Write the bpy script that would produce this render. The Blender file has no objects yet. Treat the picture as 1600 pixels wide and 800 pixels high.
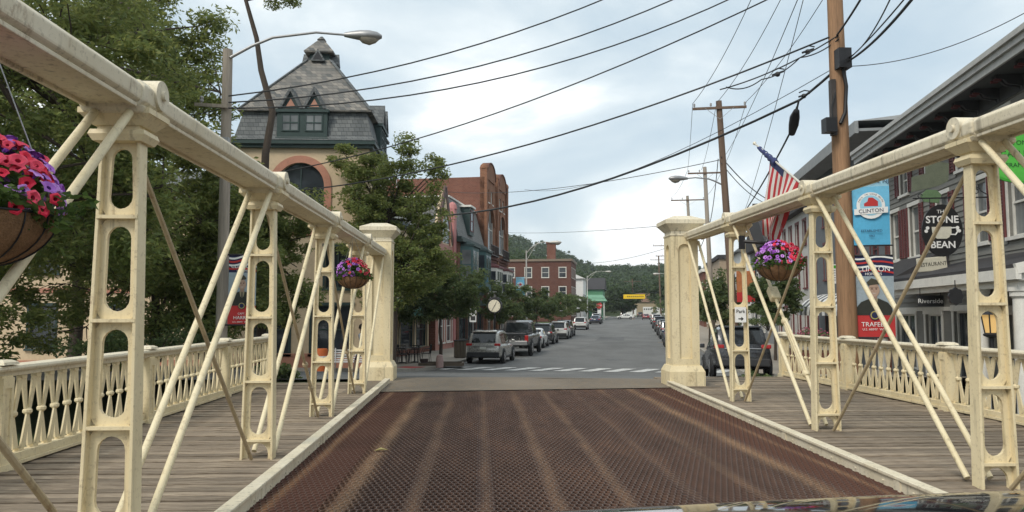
import bpy, math, random
import numpy as np
from mathutils import Matrix, Vector
random.seed(7); RNG = np.random.default_rng(7)
R = math.radians
scene = bpy.context.scene
COL = scene.collection

# ------------------------------------------------------------------ camera
F = 1180.0                      # focal length in pixels of a 1600 px wide picture
YAW = 2.43; PITCH = 4.31; H = 1.5
cam_d = bpy.data.cameras.new('camera'); cam = bpy.data.objects.new('camera', cam_d); COL.objects.link(cam)
cam.location = (0, 0, H); cam.rotation_euler = (R(90 + PITCH), 0, R(-YAW))
cam_d.sensor_width = 36; cam_d.lens = 36 * F / 1600; cam_d.clip_start = 0.05; cam_d.clip_end = 4000
scene.camera = cam
# ------------------------------------------------------------------ exposure
scene.view_settings.view_transform = 'Standard'; scene.view_settings.look = 'None'
scene.view_settings.exposure = 0.27; scene.view_settings.gamma = 1.0
# ------------------------------------------------------------------ sky
SUN_EL = 46; SUN_AZ = -140        # degrees clockwise from +Y: behind the camera, to the left
world = bpy.data.worlds.new('World'); scene.world = world; world.use_nodes = True
nt = world.node_tree; nt.nodes.clear()
def wn(t, **k):
    n = nt.nodes.new(t)
    for a, b in k.items(): setattr(n, a, b)
    return n
wo = wn('ShaderNodeOutputWorld'); bg = wn('ShaderNodeBackground'); bg.inputs[1].default_value = 0.115
sky = wn('ShaderNodeTexSky'); sky.sky_type = 'NISHITA'; sky.sun_disc = False
sky.sun_elevation = R(SUN_EL); sky.sun_rotation = R(SUN_AZ); sky.dust_density = 2.0
tc = wn('ShaderNodeTexCoord')
mp = wn('ShaderNodeMapping'); mp.inputs['Scale'].default_value = (1.0, 1.0, 1.9); mp.inputs['Location'].default_value = (0.62, 0.1, 0.15)
nz = wn('ShaderNodeTexNoise'); nz.inputs['Scale'].default_value = 2.6; nz.inputs['Detail'].default_value = 7; nz.inputs['Roughness'].default_value = 0.5
nz.inputs['Distortion'].default_value = 0.25
rp = wn('ShaderNodeValToRGB'); rp.color_ramp.interpolation = 'B_SPLINE'
e = rp.color_ramp.elements
e[0].position = 0.36; e[0].color = (.42, .53, .61, 1)
e[1].position = 0.61; e[1].color = (1.12, 1.11, 1.06, 1)
for p, c in ((0.47, (.53, .62, .67)), (0.56, (.70, .77, .79))):
    q = e.new(p); q.color = (*c, 1)
mx = wn('ShaderNodeMix', data_type='RGBA'); mx.inputs[0].default_value = 0.86
nt.links.new(tc.outputs['Generated'], mp.inputs[0]); nt.links.new(mp.outputs[0], nz.inputs['Vector'])
sc_ = wn('ShaderNodeVectorMath', operation='SCALE'); sc_.inputs['Scale'].default_value = 10.0
nt.links.new(nz.outputs[0], rp.inputs[0]); nt.links.new(sky.outputs[0], mx.inputs[6]); nt.links.new(rp.outputs[0], sc_.inputs[0]); nt.links.new(sc_.outputs[0], mx.inputs[7])
nt.links.new(mx.outputs[2], bg.inputs[0]); nt.links.new(bg.outputs[0], wo.inputs[0])
# ------------------------------------------------------------------ sun through thin cloud
sd = bpy.data.lights.new('sun', 'SUN'); sd.energy = 1.9; sd.angle = R(20); sd.color = (1.0, 0.93, 0.82)
sun = bpy.data.objects.new('sun', sd); COL.objects.link(sun)
az = R(SUN_AZ); el = R(SUN_EL)
tos = Vector((math.sin(az) * math.cos(el), math.cos(az) * math.cos(el), math.sin(el)))
sun.rotation_euler = tos.to_track_quat('Z', 'Y').to_euler()

# ------------------------------------------------------------------ helpers
_camM = Matrix.Rotation(R(-YAW), 3, 'Z') @ Matrix.Rotation(R(90 + PITCH), 3, 'X')
def ray(px, py): return _camM @ Vector(((px - 800) / F, (400 - py) / F, -1.0))
def at(px, py, Y):
    d = ray(px, py); k = Y / d.y; return Vector((d.x * k, Y, H + d.z * k))
A = 11.8; SA, CA = math.sin(R(A)), math.cos(R(A))
def S(s, t, z=0.0): return Vector((s * SA + t * CA, s * CA - t * SA, z))
def ats(px, py, s):             # point of the sight line at street distance s
    d = ray(px, py); k = s / (d.x * SA + d.y * CA); return Vector((d.x * k, d.y * k, H + d.z * k))
_prof = [(-50, 0), (17.5, 0), (32, -1.05), (45, -1.15), (75, -1.0), (105, -.75), (130, -.3), (200, -.15), (300, .4), (2000, .4)]
def zst(s): return float(np.interp(s, [p[0] for p in _prof], [p[1] for p in _prof]))

class MB:
    def __init__(self, T=None): self.v = []; self.f = []; self.m = []; self.k = 0; self.T = T or Matrix()
    def add(self, vs, fs):
        o = len(self.v); T = self.T
        self.v += [tuple(T @ Vector(p)) for p in vs]
        for f in fs: self.f.append([i + o for i in f]); self.m.append(self.k)
        return self
    def box(self, x0, x1, y0, y1, z0, z1):
        return self.add([(x0,y0,z0),(x1,y0,z0),(x1,y1,z0),(x0,y1,z0),(x0,y0,z1),(x1,y0,z1),(x1,y1,z1),(x0,y1,z1)],
                 [(0,3,2,1),(4,5,6,7),(0,1,5,4),(1,2,6,5),(2,3,7,6),(3,0,4,7)])
    def quad(self, a, b, c, d): return self.add([a, b, c, d], [(0,1,2,3)])
    def poly(self, pts): return self.add(pts, [tuple(range(len(pts)))])
    def frus(self, cx, cy, z0, z1, a0, b0, a1, b1):   # rectangular frustum, half sizes
        return self.loft([[(cx-a0,cy-b0,z0),(cx+a0,cy-b0,z0),(cx+a0,cy+b0,z0),(cx-a0,cy+b0,z0)],
                   [(cx-a1,cy-b1,z1),(cx+a1,cy-b1,z1),(cx+a1,cy+b1,z1),(cx-a1,cy+b1,z1)]])
    def loft(self, rings, cap=True, closed=True):
        n = len(rings[0]); vs = [p for r in rings for p in r]; fs = []
        for i in range(len(rings) - 1):
            for j in range(n if closed else n - 1):
                k = (j + 1) % n
                fs.append((i*n+j, i*n+k, (i+1)*n+k, (i+1)*n+j))
        if cap: fs.append(tuple(range(n-1, -1, -1))); fs.append(tuple(range((len(rings)-1)*n, len(rings)*n)))
        return self.add(vs, fs)
    def ext(self, poly, axis, a, b):                   # polygon extruded along an axis ('x','y','z')
        def P(p, w): return (w, p[0], p[1]) if axis == 'x' else (p[0], w, p[1]) if axis == 'y' else (p[0], p[1], w)
        return self.loft([[P(p, a) for p in poly], [P(p, b) for p in poly]])
    def tube(self, pts, r, n=8, cap=True):
        pts = [Vector(p) for p in pts]
        if not hasattr(r, '__len__'): r = [r] * len(pts)
        rings = []; ref = None
        for i, p in enumerate(pts):
            t = (pts[min(i+1, len(pts)-1)] - pts[max(i-1, 0)]).normalized()
            if ref is None: ref = Vector((0,0,1)) if abs(t.z) < .9 else Vector((1,0,0))
            u = (ref - t * ref.dot(t)).normalized(); w = t.cross(u); ref = u
            rings.append([p + (u * math.cos(2*math.pi*j/n) + w * math.sin(2*math.pi*j/n)) * r[i] for j in range(n)])
        return self.loft(rings, cap)
    def lathe(self, prof, n=16, c=(0,0,0)):
        rings = [[(c[0] + r*math.cos(2*math.pi*j/n), c[1] + r*math.sin(2*math.pi*j/n), c[2] + z) for j in range(n)] for r, z in prof]
        return self.loft(rings)
    def bar(self, p, q, w, h, up=(0,0,1)):
        p = Vector(p); q = Vector(q); t = (q-p).normalized(); up = Vector(up)
        s = t.cross(up).normalized() * (w/2); u = s.cross(t).normalized() * (h/2)
        return self.loft([[p-s-u, p+s-u, p+s+u, p-s+u], [q-s-u, q+s-u, q+s+u, q-s+u]])
    def ball(self, c, r, n=10, sz=1.0):
        k = max(4, n//2)
        prof = [(max(1e-4, r*math.sin(math.pi*i/k)), -r*sz*math.cos(math.pi*i/k)) for i in range(k+1)]
        return self.lathe(prof, n, c)
    def mesh(self, name, mats, smooth=None):
        me = bpy.data.meshes.new(name); me.from_pydata(self.v, [], self.f); me.update()
        for m in (mats if isinstance(mats, (list, tuple)) else [mats]): me.materials.append(m)
        if isinstance(mats, (list, tuple)) and len(mats) > 1: me.polygons.foreach_set('material_index', self.m)
        if smooth:
            me.polygons.foreach_set('use_smooth', [True]*len(me.polygons)); me.set_sharp_from_angle(angle=R(smooth))
        return me
    def build(self, name, mats, parent=None, smooth=None):
        return link(name, self.mesh(name, mats, smooth), parent)
def link(name, me, parent=None, loc=None, rot=None):
    o = bpy.data.objects.new(name, me); COL.objects.link(o); o.parent = parent
    if loc is not None: o.location = loc
    if rot is not None: o.rotation_euler = rot
    return o
def tag(o, label, cat, group=None):
    o['label'] = label; o['category'] = cat
    if group: o['group'] = group
    return o
def thing(name, label, cat, loc=(0,0,0), rz=0.0, group=None):
    o = bpy.data.objects.new(name, None); COL.objects.link(o); o.location = loc; o.rotation_euler = (0,0,rz)
    o.empty_display_size = .3
    return tag(o, label, cat, group)
def struct(o, kind='structure'): o['kind'] = kind; return o
def copy_tree(o, parent=None):
    c = o.copy(); COL.objects.link(c); c.parent = parent
    for ch in list(o.children): copy_tree(ch, c)
    return c
def np_mesh(name, V, Q, mats, mi=None):
    V = np.asarray(V, np.float32); Q = np.asarray(Q, np.int32); me = bpy.data.meshes.new(name); k = Q.shape[1]
    me.vertices.add(len(V)); me.vertices.foreach_set('co', V.ravel())
    me.loops.add(Q.size); me.loops.foreach_set('vertex_index', Q.ravel())
    me.polygons.add(len(Q)); me.polygons.foreach_set('loop_start', np.arange(0, Q.size, k, dtype=np.int32))
    for m in (mats if isinstance(mats, (list, tuple)) else [mats]): me.materials.append(m)
    if mi is not None: me.polygons.foreach_set('material_index', np.asarray(mi, np.int32))
    me.update(calc_edges=True); return me

# ------------------------------------------------------------------ materials
def lin(h):
    h = h.lstrip('#'); c = [int(h[i:i+2], 16)/255 for i in (0,2,4)]
    return tuple(x/12.92 if x <= .04045 else ((x+.055)/1.055)**2.4 for x in c)
class NT:
    def __init__(self, name):
        self.m = bpy.data.materials.new(name); self.m.use_nodes = True; self.t = self.m.node_tree
        self.b = self.t.nodes['Principled BSDF']; self.out = self.t.nodes['Material Output']
    def n(self, t, **k):
        x = self.t.nodes.new(t)
        for a, b in k.items(): setattr(x, a, b)
        return x
    def l(self, a, b): self.t.links.new(a, b)
    def noise(self, scale, detail=5, rough=.6, stretch=None, coord='Object', dist=0):
        tc = self.n('ShaderNodeTexCoord'); nz = self.n('ShaderNodeTexNoise')
        nz.inputs['Scale'].default_value = scale; nz.inputs['Detail'].default_value = detail; nz.inputs['Roughness'].default_value = rough
        nz.inputs['Distortion'].default_value = dist
        if stretch:
            mp = self.n('ShaderNodeMapping'); mp.inputs['Scale'].default_value = stretch
            self.l(tc.outputs[coord], mp.inputs[0]); self.l(mp.outputs[0], nz.inputs['Vector'])
        else: self.l(tc.outputs[coord], nz.inputs['Vector'])
        return nz.outputs[0]
    def ramp(self, src, stops):
        r = self.n('ShaderNodeValToRGB'); e = r.color_ramp.elements
        e[0].position, e[0].color = stops[0][0], (*stops[0][1], 1) if hasattr(stops[0][1], '__len__') else (stops[0][1],)*3+(1,)
        e[1].position, e[1].color = stops[-1][0], (*stops[-1][1], 1) if hasattr(stops[-1][1], '__len__') else (stops[-1][1],)*3+(1,)
        for p, c in stops[1:-1]:
            q = e.new(p); q.color = (*c, 1) if hasattr(c, '__len__') else (c,)*3+(1,)
        self.l(src, r.inputs[0]); return r.outputs[0]
    def mix(self, fac, a, b, mode='MIX'):
        m = self.n('ShaderNodeMix', data_type='RGBA', blend_type=mode)
        for i, x in ((0, fac), (6, a), (7, b)):
            if isinstance(x, (int, float)): m.inputs[i].default_value = x if i == 0 else (x, x, x, 1)
            elif isinstance(x, tuple): m.inputs[i].default_value = (*x, 1)
            else: self.l(x, m.inputs[i])
        return m.outputs[2]
    def bump(self, src, strength=.3, dist=.01):
        b = self.n('ShaderNodeBump'); b.inputs['Strength'].default_value = strength; b.inputs['Distance'].default_value = dist
        self.l(src, b.inputs['Height']); self.l(b.outputs[0], self.b.inputs['Normal'])
    def done(self, col, rough=.6, metal=0, spec=.5):
        if isinstance(col, tuple): self.b.inputs['Base Color'].default_value = (*col, 1)
        else: self.l(col, self.b.inputs['Base Color'])
        if isinstance(rough, (int, float)): self.b.inputs['Roughness'].default_value = rough
        else: self.l(rough, self.b.inputs['Roughness'])
        self.b.inputs['Metallic'].default_value = metal; self.b.inputs['Specular IOR Level'].default_value = spec
        return self.m
_pm = {}
def pm(col, var=.25, scale=3.0, rough=.65, bump=.15, metal=0, spec=.4, stretch=None, dist=.01):
    """a plain surface of one colour with mottling and fine relief"""
    key = (col, var, scale, rough, bump, metal, spec, stretch)
    if key in _pm: return _pm[key]
    m = NT('surface'); c = lin(col) if isinstance(col, str) else col
    a = m.noise(scale, 6, .62, stretch); b = m.noise(scale*7.3, 4, .6, stretch)
    f = m.mix(.4, a, b)
    lo = tuple(x*(1-var) for x in c); hi = tuple(min(1, x*(1+var*.7)) for x in c)
    cc = m.ramp(f, [(.32, lo), (.5, c), (.68, hi)])
    if bump: m.bump(b, bump, dist)
    _pm[key] = m.done(cc, rough, metal, spec); return _pm[key]
def paint_mat(name, base, dirt, rust=.5, stainz=True, rough=.5):
    m = NT(name)
    a = m.noise(2.3, 6, .65, (1,1,.35)); b = m.noise(26, 5, .7); c = m.noise(7.5, 8, .75, (1,1,.5)); d = m.noise(60, 2, .5)
    col = m.mix(m.ramp(a, [(.38, 0), (.68, .6)]), base, tuple(x*y for x, y in zip(base, (.8,.76,.66))))
    col = m.mix(m.ramp(b, [(.55, 0), (.70, .6)]), col, dirt)
    col = m.mix(m.ramp(c, [(.575, 0), (.69, rust)]), col, (.19,.10,.045))
    st = m.noise(11, 4, .6, (1.6,1.6,.07)); st2 = m.noise(1.7, 3, .6)
    col = m.mix(m.mix(1.0, m.ramp(st, [(.56, 0), (.68, .55)]), m.ramp(st2, [(.45, 0), (.6, 1)]), 'MULTIPLY'), col, tuple(x*.55 for x in dirt))
    m.bump(m.mix(.5, b, d), .22, .005)
    return m.done(col, m.ramp(b, [(.3, rough-.08), (.7, rough+.2)]), 0, .4)
M = {}
M['cream'] = paint_mat('cream_paint', (.77,.665,.44), (.40,.32,.20), .5)
M['chord'] = paint_mat('weathered_cream_paint', (.71,.645,.50), (.28,.245,.185), .6, rough=.6)
M['rod'] = paint_mat('rod_paint', (.76,.67,.46), (.40,.32,.2), .3)
M['darkrod'] = paint_mat('dirty_rod_paint', (.46,.37,.235), (.24,.17,.10), .7)
def wood():
    m = NT('weathered_plank'); oi = m.n('ShaderNodeObjectInfo')
    g = m.noise(9, 8, .7, (.5, 9, 9), dist=.4); k = m.noise(2.2, 4, .6); 
    col = m.ramp(g, [(.3, (.095,.07,.05)), (.5, (.28,.225,.165)), (.72, (.47,.395,.305))])
    col = m.mix(m.ramp(k, [(.4, 0), (.65, .55)]), col, (.19,.155,.12))
    hs = m.n('ShaderNodeHueSaturation'); mr = m.n('ShaderNodeMapRange'); mr.inputs[3].default_value = .66; mr.inputs[4].default_value = 1.2
    m.l(oi.outputs['Random'], mr.inputs[0]); m.l(mr.outputs[0], hs.inputs['Value']); m.l(col, hs.inputs['Color'])
    m.bump(g, .8, .012); return m.done(hs.outputs[0], .85, 0, .25)
M['plank'] = wood()
def rustm(name, base, orange, amt, rough=.8, metal=0.0):
    m = NT(name); a = m.noise(3.1, 7, .68, (1.6,.22,1)); b = m.noise(38, 4, .7); f = m.mix(.45, a, b)
    col = m.ramp(f, [(.36, tuple(x*.6 for x in base)), (.5, base), (.5+.2*(1-amt)+.02, tuple(x*.6+y*.4 for x, y in zip(base, orange))), (.8, orange)])
    m.bump(b, .4, .004); return m.done(col, rough, metal, .3)
BANDS = [(-1.66,.07,.9), (-1.10,.15,.95), (-.52,.11,.36), (.06,.07,.30), (.63,.10,.42), (1.20,.09,.40), (1.78,.07,.18), (2.35,.10,.36), (2.95,.13,.9), (3.42,.06,.8)]
def gratem(name, base, alt, dirt, rough, metal):
    """rusty bars with dirt and rust scale held above the stringers"""
    m = NT(name); a = m.noise(2.6, 6, .68, (1.2,.25,1)); b = m.noise(30, 4, .7); tc = m.n('ShaderNodeTexCoord'); sx = m.n('ShaderNodeSeparateXYZ'); mr = m.n('ShaderNodeMapRange')
    mr.inputs[1].default_value = -2; mr.inputs[2].default_value = 4; wob = m.noise(1.3, 3, .6, (1,.5,1)); ad = m.n('ShaderNodeMath', operation='MULTIPLY_ADD'); ad.inputs[1].default_value = .07; ad.inputs[2].default_value = -.035
    m.l(wob, ad.inputs[0]); a2 = m.n('ShaderNodeMath', operation='ADD'); m.l(tc.outputs['Object'], sx.inputs[0]); m.l(sx.outputs[0], a2.inputs[0]); m.l(ad.outputs[0], a2.inputs[1]); m.l(a2.outputs[0], mr.inputs[0])
    st = []
    for c, w, k in BANDS:
        for x, v in ((c-w, 0), (c, k), (c+w, 0)): st.append(((x+2)/6, v))
    bf = m.ramp(mr.outputs[0], st); nm = m.mix(1.0, bf, m.ramp(m.mix(.5, a, b), [(.36, .15), (.62, 1.0)]), 'MULTIPLY')
    col = m.ramp(m.mix(.4, a, b), [(.35, tuple(x*.65 for x in base)), (.52, base), (.70, alt)])
    ed = m.ramp(mr.outputs[0], [(.110, .9), (.142, .85), (.150, 0), (.845, 0), (.856, .85), (.95, .9)]); col = m.mix(ed, col, tuple(x*.35+y for x, y in zip(base, (.062,.026,.016))))
    col = m.mix(nm, col, dirt); return m.done(col, rough, metal, .3)
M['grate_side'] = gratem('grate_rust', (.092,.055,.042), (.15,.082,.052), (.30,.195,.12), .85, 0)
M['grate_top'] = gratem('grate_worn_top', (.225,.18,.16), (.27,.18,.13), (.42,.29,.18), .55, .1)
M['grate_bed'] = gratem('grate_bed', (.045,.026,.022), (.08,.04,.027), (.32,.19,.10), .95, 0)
M['edge_bed'] = gratem('edge_bed', (.085,.038,.028), (.12,.052,.034), (.34,.18,.08), .95, 0)
M['dust'] = rustm('dusty_rust', (.20,.125,.07), (.36,.21,.10), .7, .95)
def platem():
    m = NT('rusty_plate'); a = m.noise(2.2, 6, .66, (4.5,.16,1)); b = m.noise(40, 4, .7); k = m.noise(9, 5, .7, (1.5,.3,1)); f = m.mix(.35, a, k)
    col = m.ramp(f, [(.38, (.05,.024,.019)), (.50, (.085,.038,.026)), (.57, (.15,.06,.028)), (.66, (.27,.125,.05))])
    col = m.mix(m.ramp(b, [(.5, 0), (.75, .5)]), col, (.20,.12,.07)); m.bump(b, .5, .005); return m.done(col, .85, 0, .25)
M['plate'] = platem()
M['under'] = pm((.03,.024,.02), .4, 2, .9, .2)
def asphalt(name, c, dusty):
    m = NT(name); a = m.noise(.35, 6, .65, (1,.5,1)); b = m.noise(70, 3, .7); k = m.noise(6, 5, .6)
    col = m.ramp(a, [(.35, tuple(x*.72 for x in c)), (.65, tuple(x*1.22 for x in c))])
    col = m.mix(m.ramp(b, [(.45, 0), (.75, .5)]), col, tuple(x*1.9 for x in c))
    col = m.mix(m.ramp(k, [(.5, 0), (.7, dusty)]), col, (.22,.16,.10))
    m.bump(b, .5, .008); return m.done(col, .85, 0, .3)
M['asphalt'] = asphalt('asphalt', (.125,.127,.124), .16)
M['asphalt_old'] = asphalt('dusty_asphalt', (.16,.135,.105), .8)
M['walk'] = pm((.30,.265,.22), .18, 1.6, .85, .2)
M['kerb'] = pm((.34,.32,.28), .25, 3, .85, .2)
def wornpaint():
    m = NT('worn_road_paint'); a = m.noise(4, 6, .7); b = m.noise(45, 3, .7)
    return m.done(m.mix(m.ramp(m.mix(.5, a, b), [(.44, 0), (.60, .85)]), (.66,.66,.63), (.17,.17,.165)), .75, 0, .3)
M['white_line'] = wornpaint()
M['yellow_line'] = pm((.62,.38,.05), .3, 5, .7, .1)
def leafm(name, dark, light, yellow):
    m = NT(name); g = m.n('ShaderNodeNewGeometry')
    big = m.noise(.55, 3, .6)
    col = m.ramp(g.outputs['Random Per Island'], [(0, dark), (.6, light), (1, yellow)])
    col = m.mix(m.ramp(big, [(.4, 0), (.65, .5)]), col, light)
    m.done(col, .55, 0, .35)
    tr = m.n('ShaderNodeBsdfTranslucent'); ms = m.n('ShaderNodeMixShader'); ms.inputs[0].default_value = .48
    m.l(m.mix(.5, col, yellow), tr.inputs[0]); m.l(m.b.outputs[0], ms.inputs[1]); m.l(tr.outputs[0], ms.inputs[2]); m.l(ms.outputs[0], m.out.inputs[0])
    return m.m
M['leaf'] = leafm('locust_leaf', (.085,.125,.04), (.17,.225,.065), (.34,.345,.11))
M['leaf_far'] = leafm('far_leaf', (.04,.068,.034), (.07,.11,.048), (.11,.15,.06))
M['leaf_street'] = leafm('street_leaf', (.05,.085,.034), (.105,.155,.06), (.20,.23,.085))
M['leaf_petunia'] = leafm('petunia_leaf', (.03,.06,.02), (.07,.13,.03), (.16,.24,.06))
M['bark'] = pm((.075,.058,.045), .45, 6, .9, .8, stretch=(1,1,.25), dist=.03)
M['bark_pale'] = pm((.16,.13,.105), .35, 6, .9, .6, stretch=(1,1,.25), dist=.03)
M['pole_wood'] = pm((.285,.165,.09), .55, 5, .8, .4, stretch=(1,1,.06))
M['pole_grey'] = pm((.33,.285,.235), .35, 5, .85, .5, stretch=(1,1,.06))
M['pole_brown'] = pm((.15,.10,.07), .35, 5, .85, .5, stretch=(1,1,.06))
M['galv'] = pm((.34,.34,.34), .15, 8, .45, .05, .6)
M['galv_pale'] = pm((.52,.50,.46), .15, 8, .5, .05, .3)
M['lens'] = pm((.30,.27,.22), .1, 8, .2, 0)
M['black'] = pm((.018,.018,.02), .3, 6, .45, .1)
M['black_gloss'] = pm((.012,.013,.015), .2, 6, .12, 0, spec=.6)
M['wire'] = pm((.028,.03,.032), .2, 6, .6, 0)
def glassm(name, c, rough=.06):
    m = NT(name); a = m.noise(.9, 3, .5)
    m.bump(a, .03, .05); return m.done(m.ramp(a, [(.3, tuple(x*.6 for x in c)), (.7, tuple(x*1.4 for x in c))]), rough, 0, .6)
M['pane'] = glassm('window_glass', (.035,.042,.05))
M['pane_pale'] = glassm('curtained_glass', (.16,.17,.17))
M['carglass'] = glassm('car_glass', (.015,.018,.02), .04)
M['white_trim'] = pm((.72,.70,.64), .15, 5, .6, .1)
M['white_paint'] = pm((.74,.74,.72), .1, 5, .5, .05)
def brickm(name, a, b, mortar, sc=6.0, bw=.5, rh=.25, bumpy=.5, coord='Object', rot=(R(90),0,0)):
    m = NT(name); tc = m.n('ShaderNodeTexCoord'); mp = m.n('ShaderNodeMapping'); mp.inputs['Rotation'].default_value = rot
    bt = m.n('ShaderNodeTexBrick'); bt.inputs['Scale'].default_value = sc; bt.inputs['Color1'].default_value = (*a, 1); bt.inputs['Color2'].default_value = (*b, 1)
    bt.inputs['Mortar'].default_value = (*mortar, 1); bt.inputs['Mortar Size'].default_value = .018; bt.inputs['Brick Width'].default_value = bw; bt.inputs['Row Height'].default_value = rh
    m.l(tc.outputs[coord], mp.inputs[0])
    # the wall's own run (x+y) and height, so the courses follow every face
    sx = m.n('ShaderNodeSeparateXYZ'); cx = m.n('ShaderNodeCombineXYZ'); ad = m.n('ShaderNodeMath', operation='ADD')
    m.l(tc.outputs[coord], sx.inputs[0]); m.l(sx.outputs[0], ad.inputs[0]); m.l(sx.outputs[1], ad.inputs[1])
    m.l(ad.outputs[0], cx.inputs[0]); m.l(sx.outputs[2], cx.inputs[1]); m.l(cx.outputs[0], bt.inputs['Vector'])
    st = m.noise(1.1, 5, .65); col = m.mix(m.ramp(st, [(.35, .0), (.7, .6)]), bt.outputs[0], tuple((x+y)*.33 for x, y in zip(a, b)))
    inv = m.n('ShaderNodeMath', operation='SUBTRACT'); inv.inputs[0].default_value = 1; m.l(bt.outputs['Fac'], inv.inputs[1])
    m.bump(inv.outputs[0], bumpy, .015); return m.done(col, .85, 0, .25)
M['brick'] = brickm('red_brick', (.215,.085,.058), (.155,.06,.042), (.21,.16,.125), 2.2)
M['brick_orange'] = brickm('orange_brick', (.29,.135,.075), (.225,.10,.058), (.24,.17,.12), 2.2)
M['brick_dark'] = brickm('maroon_brick', (.155,.062,.045), (.115,.046,.035), (.15,.11,.09), 2.2)
M['slate'] = brickm('slate_shingle', (.20,.21,.21), (.11,.12,.125), (.03,.033,.035), 3.4, .75, .6, .9)
M['slate_brown'] = brickm('weathered_slate', (.31,.285,.25), (.10,.108,.11), (.03,.03,.03), 3.4, .75, .6, .9)
M['slate_pale'] = brickm('pale_slate', (.27,.27,.26), (.19,.195,.19), (.09,.09,.09), 3.4, .75, .6, .9)
M['stucco'] = pm((.62,.49,.33), .15, 1.4, .85, .2)
M['salmon'] = pm((.47,.225,.155), .2, 2, .8, .2)
M['greenpaint'] = pm((.030,.055,.052), .25, 4, .55, .1)
M['clap'] = pm((.205,.20,.18), .22, 3, .75, .2, stretch=(1,.15,1))
M['maroon'] = pm((.14,.042,.042), .25, 5, .6, .15)
M['roofdark'] = pm((.042,.040,.042), .35, 6, .85, .5)
M['olive'] = pm((.13,.15,.105), .25, 4, .7, .1)
M['coir'] = pm((.27,.15,.075), .4, 16, .95, .9, dist=.02)
M['tyre'] = pm((.022,.022,.022), .2, 8, .8, .1)
M['rim'] = pm((.45,.45,.46), .1, 8, .3, 0, .7)
M['taillight'] = pm((.38,.02,.02), .2, 8, .2, 0)
M['plateW'] = pm((.62,.62,.56), .2, 9, .5, 0)
M['plastic'] = pm((.03,.031,.033), .2, 6, .55, .05)
M['concrete'] = pm((.36,.34,.31), .2, 2, .9, .2)
M['grass'] = pm((.06,.085,.03), .4, 2, .95, .5, dist=.05)
M['earth'] = pm((.12,.095,.065), .4, 1, .95, .5, dist=.05)
# ================================================================== ground, river, road, pavements
def sm(a, b, x): 
    u = np.clip((x - a) / (b - a), 0, 1); return u*u*(3-2*u)
def ground_z(X, Y):
    s = X*SA + Y*CA; t = X*CA - Y*SA
    base = np.interp(s, [p[0] for p in _prof], [p[1] for p in _prof]) - .06
    edge = np.where(X < -5.2, 5.0 + np.clip(X+5.2, -4, 0)*.4, np.where(X > 7.6, 15.0, 16.6))
    low = np.where(X < -5.2, -1.35, np.where(X > 7.6, -1.0, base))
    base = np.where((Y < 30) & ((X < -5.0) | (X > 7.6)), low*(1-sm(19, 27, Y)) + base*sm(19, 27, Y), base)
    z = base*sm(edge-.5, edge+.5, Y) + -4.6*(1-sm(edge-.5, edge+.5, Y))
    hill = 24*sm(260, 620, s) + 16*sm(150, 260, s)*sm(-24, -70, t)*1.0
    far = 26*sm(40, 160, np.abs(t))*sm(150, 420, s)
    return z + hill + far*.8
xs = np.unique(np.concatenate([np.linspace(-1500,-200,14), np.linspace(-200,-40,30), np.linspace(-40,40,161), np.linspace(40,250,34), np.linspace(250,1500,14)]))
ys = np.unique(np.concatenate([np.linspace(-400,-20,10), np.linspace(-20,4,9), np.linspace(4,40,145), np.linspace(40,140,51), np.linspace(140,700,57), np.linspace(700,2000,10)]))
GX, GY = np.meshgrid(xs, ys); GZ = ground_z(GX, GY)
nx = len(xs); idx = np.arange(GX.size).reshape(GX.shape)
Q = np.stack([idx[:-1,:-1], idx[:-1,1:], idx[1:,1:], idx[1:,:-1]], -1).reshape(-1,4)
g = link('ground', np_mesh('ground', np.stack([GX,GY,GZ],-1).reshape(-1,3), Q, M['grass'])); struct(g)
g.data.polygons.foreach_set('use_smooth', [True]*len(g.data.polygons))
def waterm():
    m = NT('river_water'); a = m.noise(2.2, 4, .6, (1,2,1)); m.bump(a, .25, .06); return m.done((.035,.04,.03), .08, 0, .5)
struct(MB().quad((-300,-300,-3.9),(300,-300,-3.9),(300,17.5,-3.9),(-300,17.5,-3.9)).build('river', waterm()))

def sheet(name, outline_rows, mat, lift=.0, zf=None):
    """a sheet through rows of (x,y) points, each row the same length"""
    V = []; n = len(outline_rows[0])
    for r in outline_rows:
        for x, y in r:
            s = x*SA + y*CA; V.append((x, y, (zf(s) if zf else zst(s)) + lift))
    Q = [(i*n+j, i*n+j+1, (i+1)*n+j+1, (i+1)*n+j) for i in range(len(outline_rows)-1) for j in range(n-1)]
    return link(name, np_mesh(name, V, Q, mat))
def xy(s, t): p = S(s, t); return (p.x, p.y)
KL, KR = -9.1, 4.3             # kerb lines of the street
# street: rows across, from the crossing outward
rows = []
for s in np.concatenate([np.linspace(33, 60, 10), np.linspace(66, 330, 45)]):
    rows.append([xy(s, t) for t in np.linspace(KL, KR, 8)])
struct(sheet('road', rows, M['asphalt'], .0))
# crossing in front of the bridge, with the side street running left
rows = []
for k in range(15):
    u = k/14; y0 = 17.4
    a = (-60*(1-0) , 0)
    row = []
    for j in range(20):
        v = j/19; far = xy(33, KL + (KR-KL)*max(0, (v-.55)/.45)) if v >= .55 else (-60 + (xy(33,KL)[0]+60)*(v/.55), 29.5 + (xy(33,KL)[1]-29.5)*sm(.40, .55, v))
        near = (-60 + 69.0*v, y0)
        row.append((near[0]*(1-u)+far[0]*u, near[1]*(1-u)+far[1]*u))
    rows.append(row)
struct(sheet('side_street', rows, M['asphalt'], .006))
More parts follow.
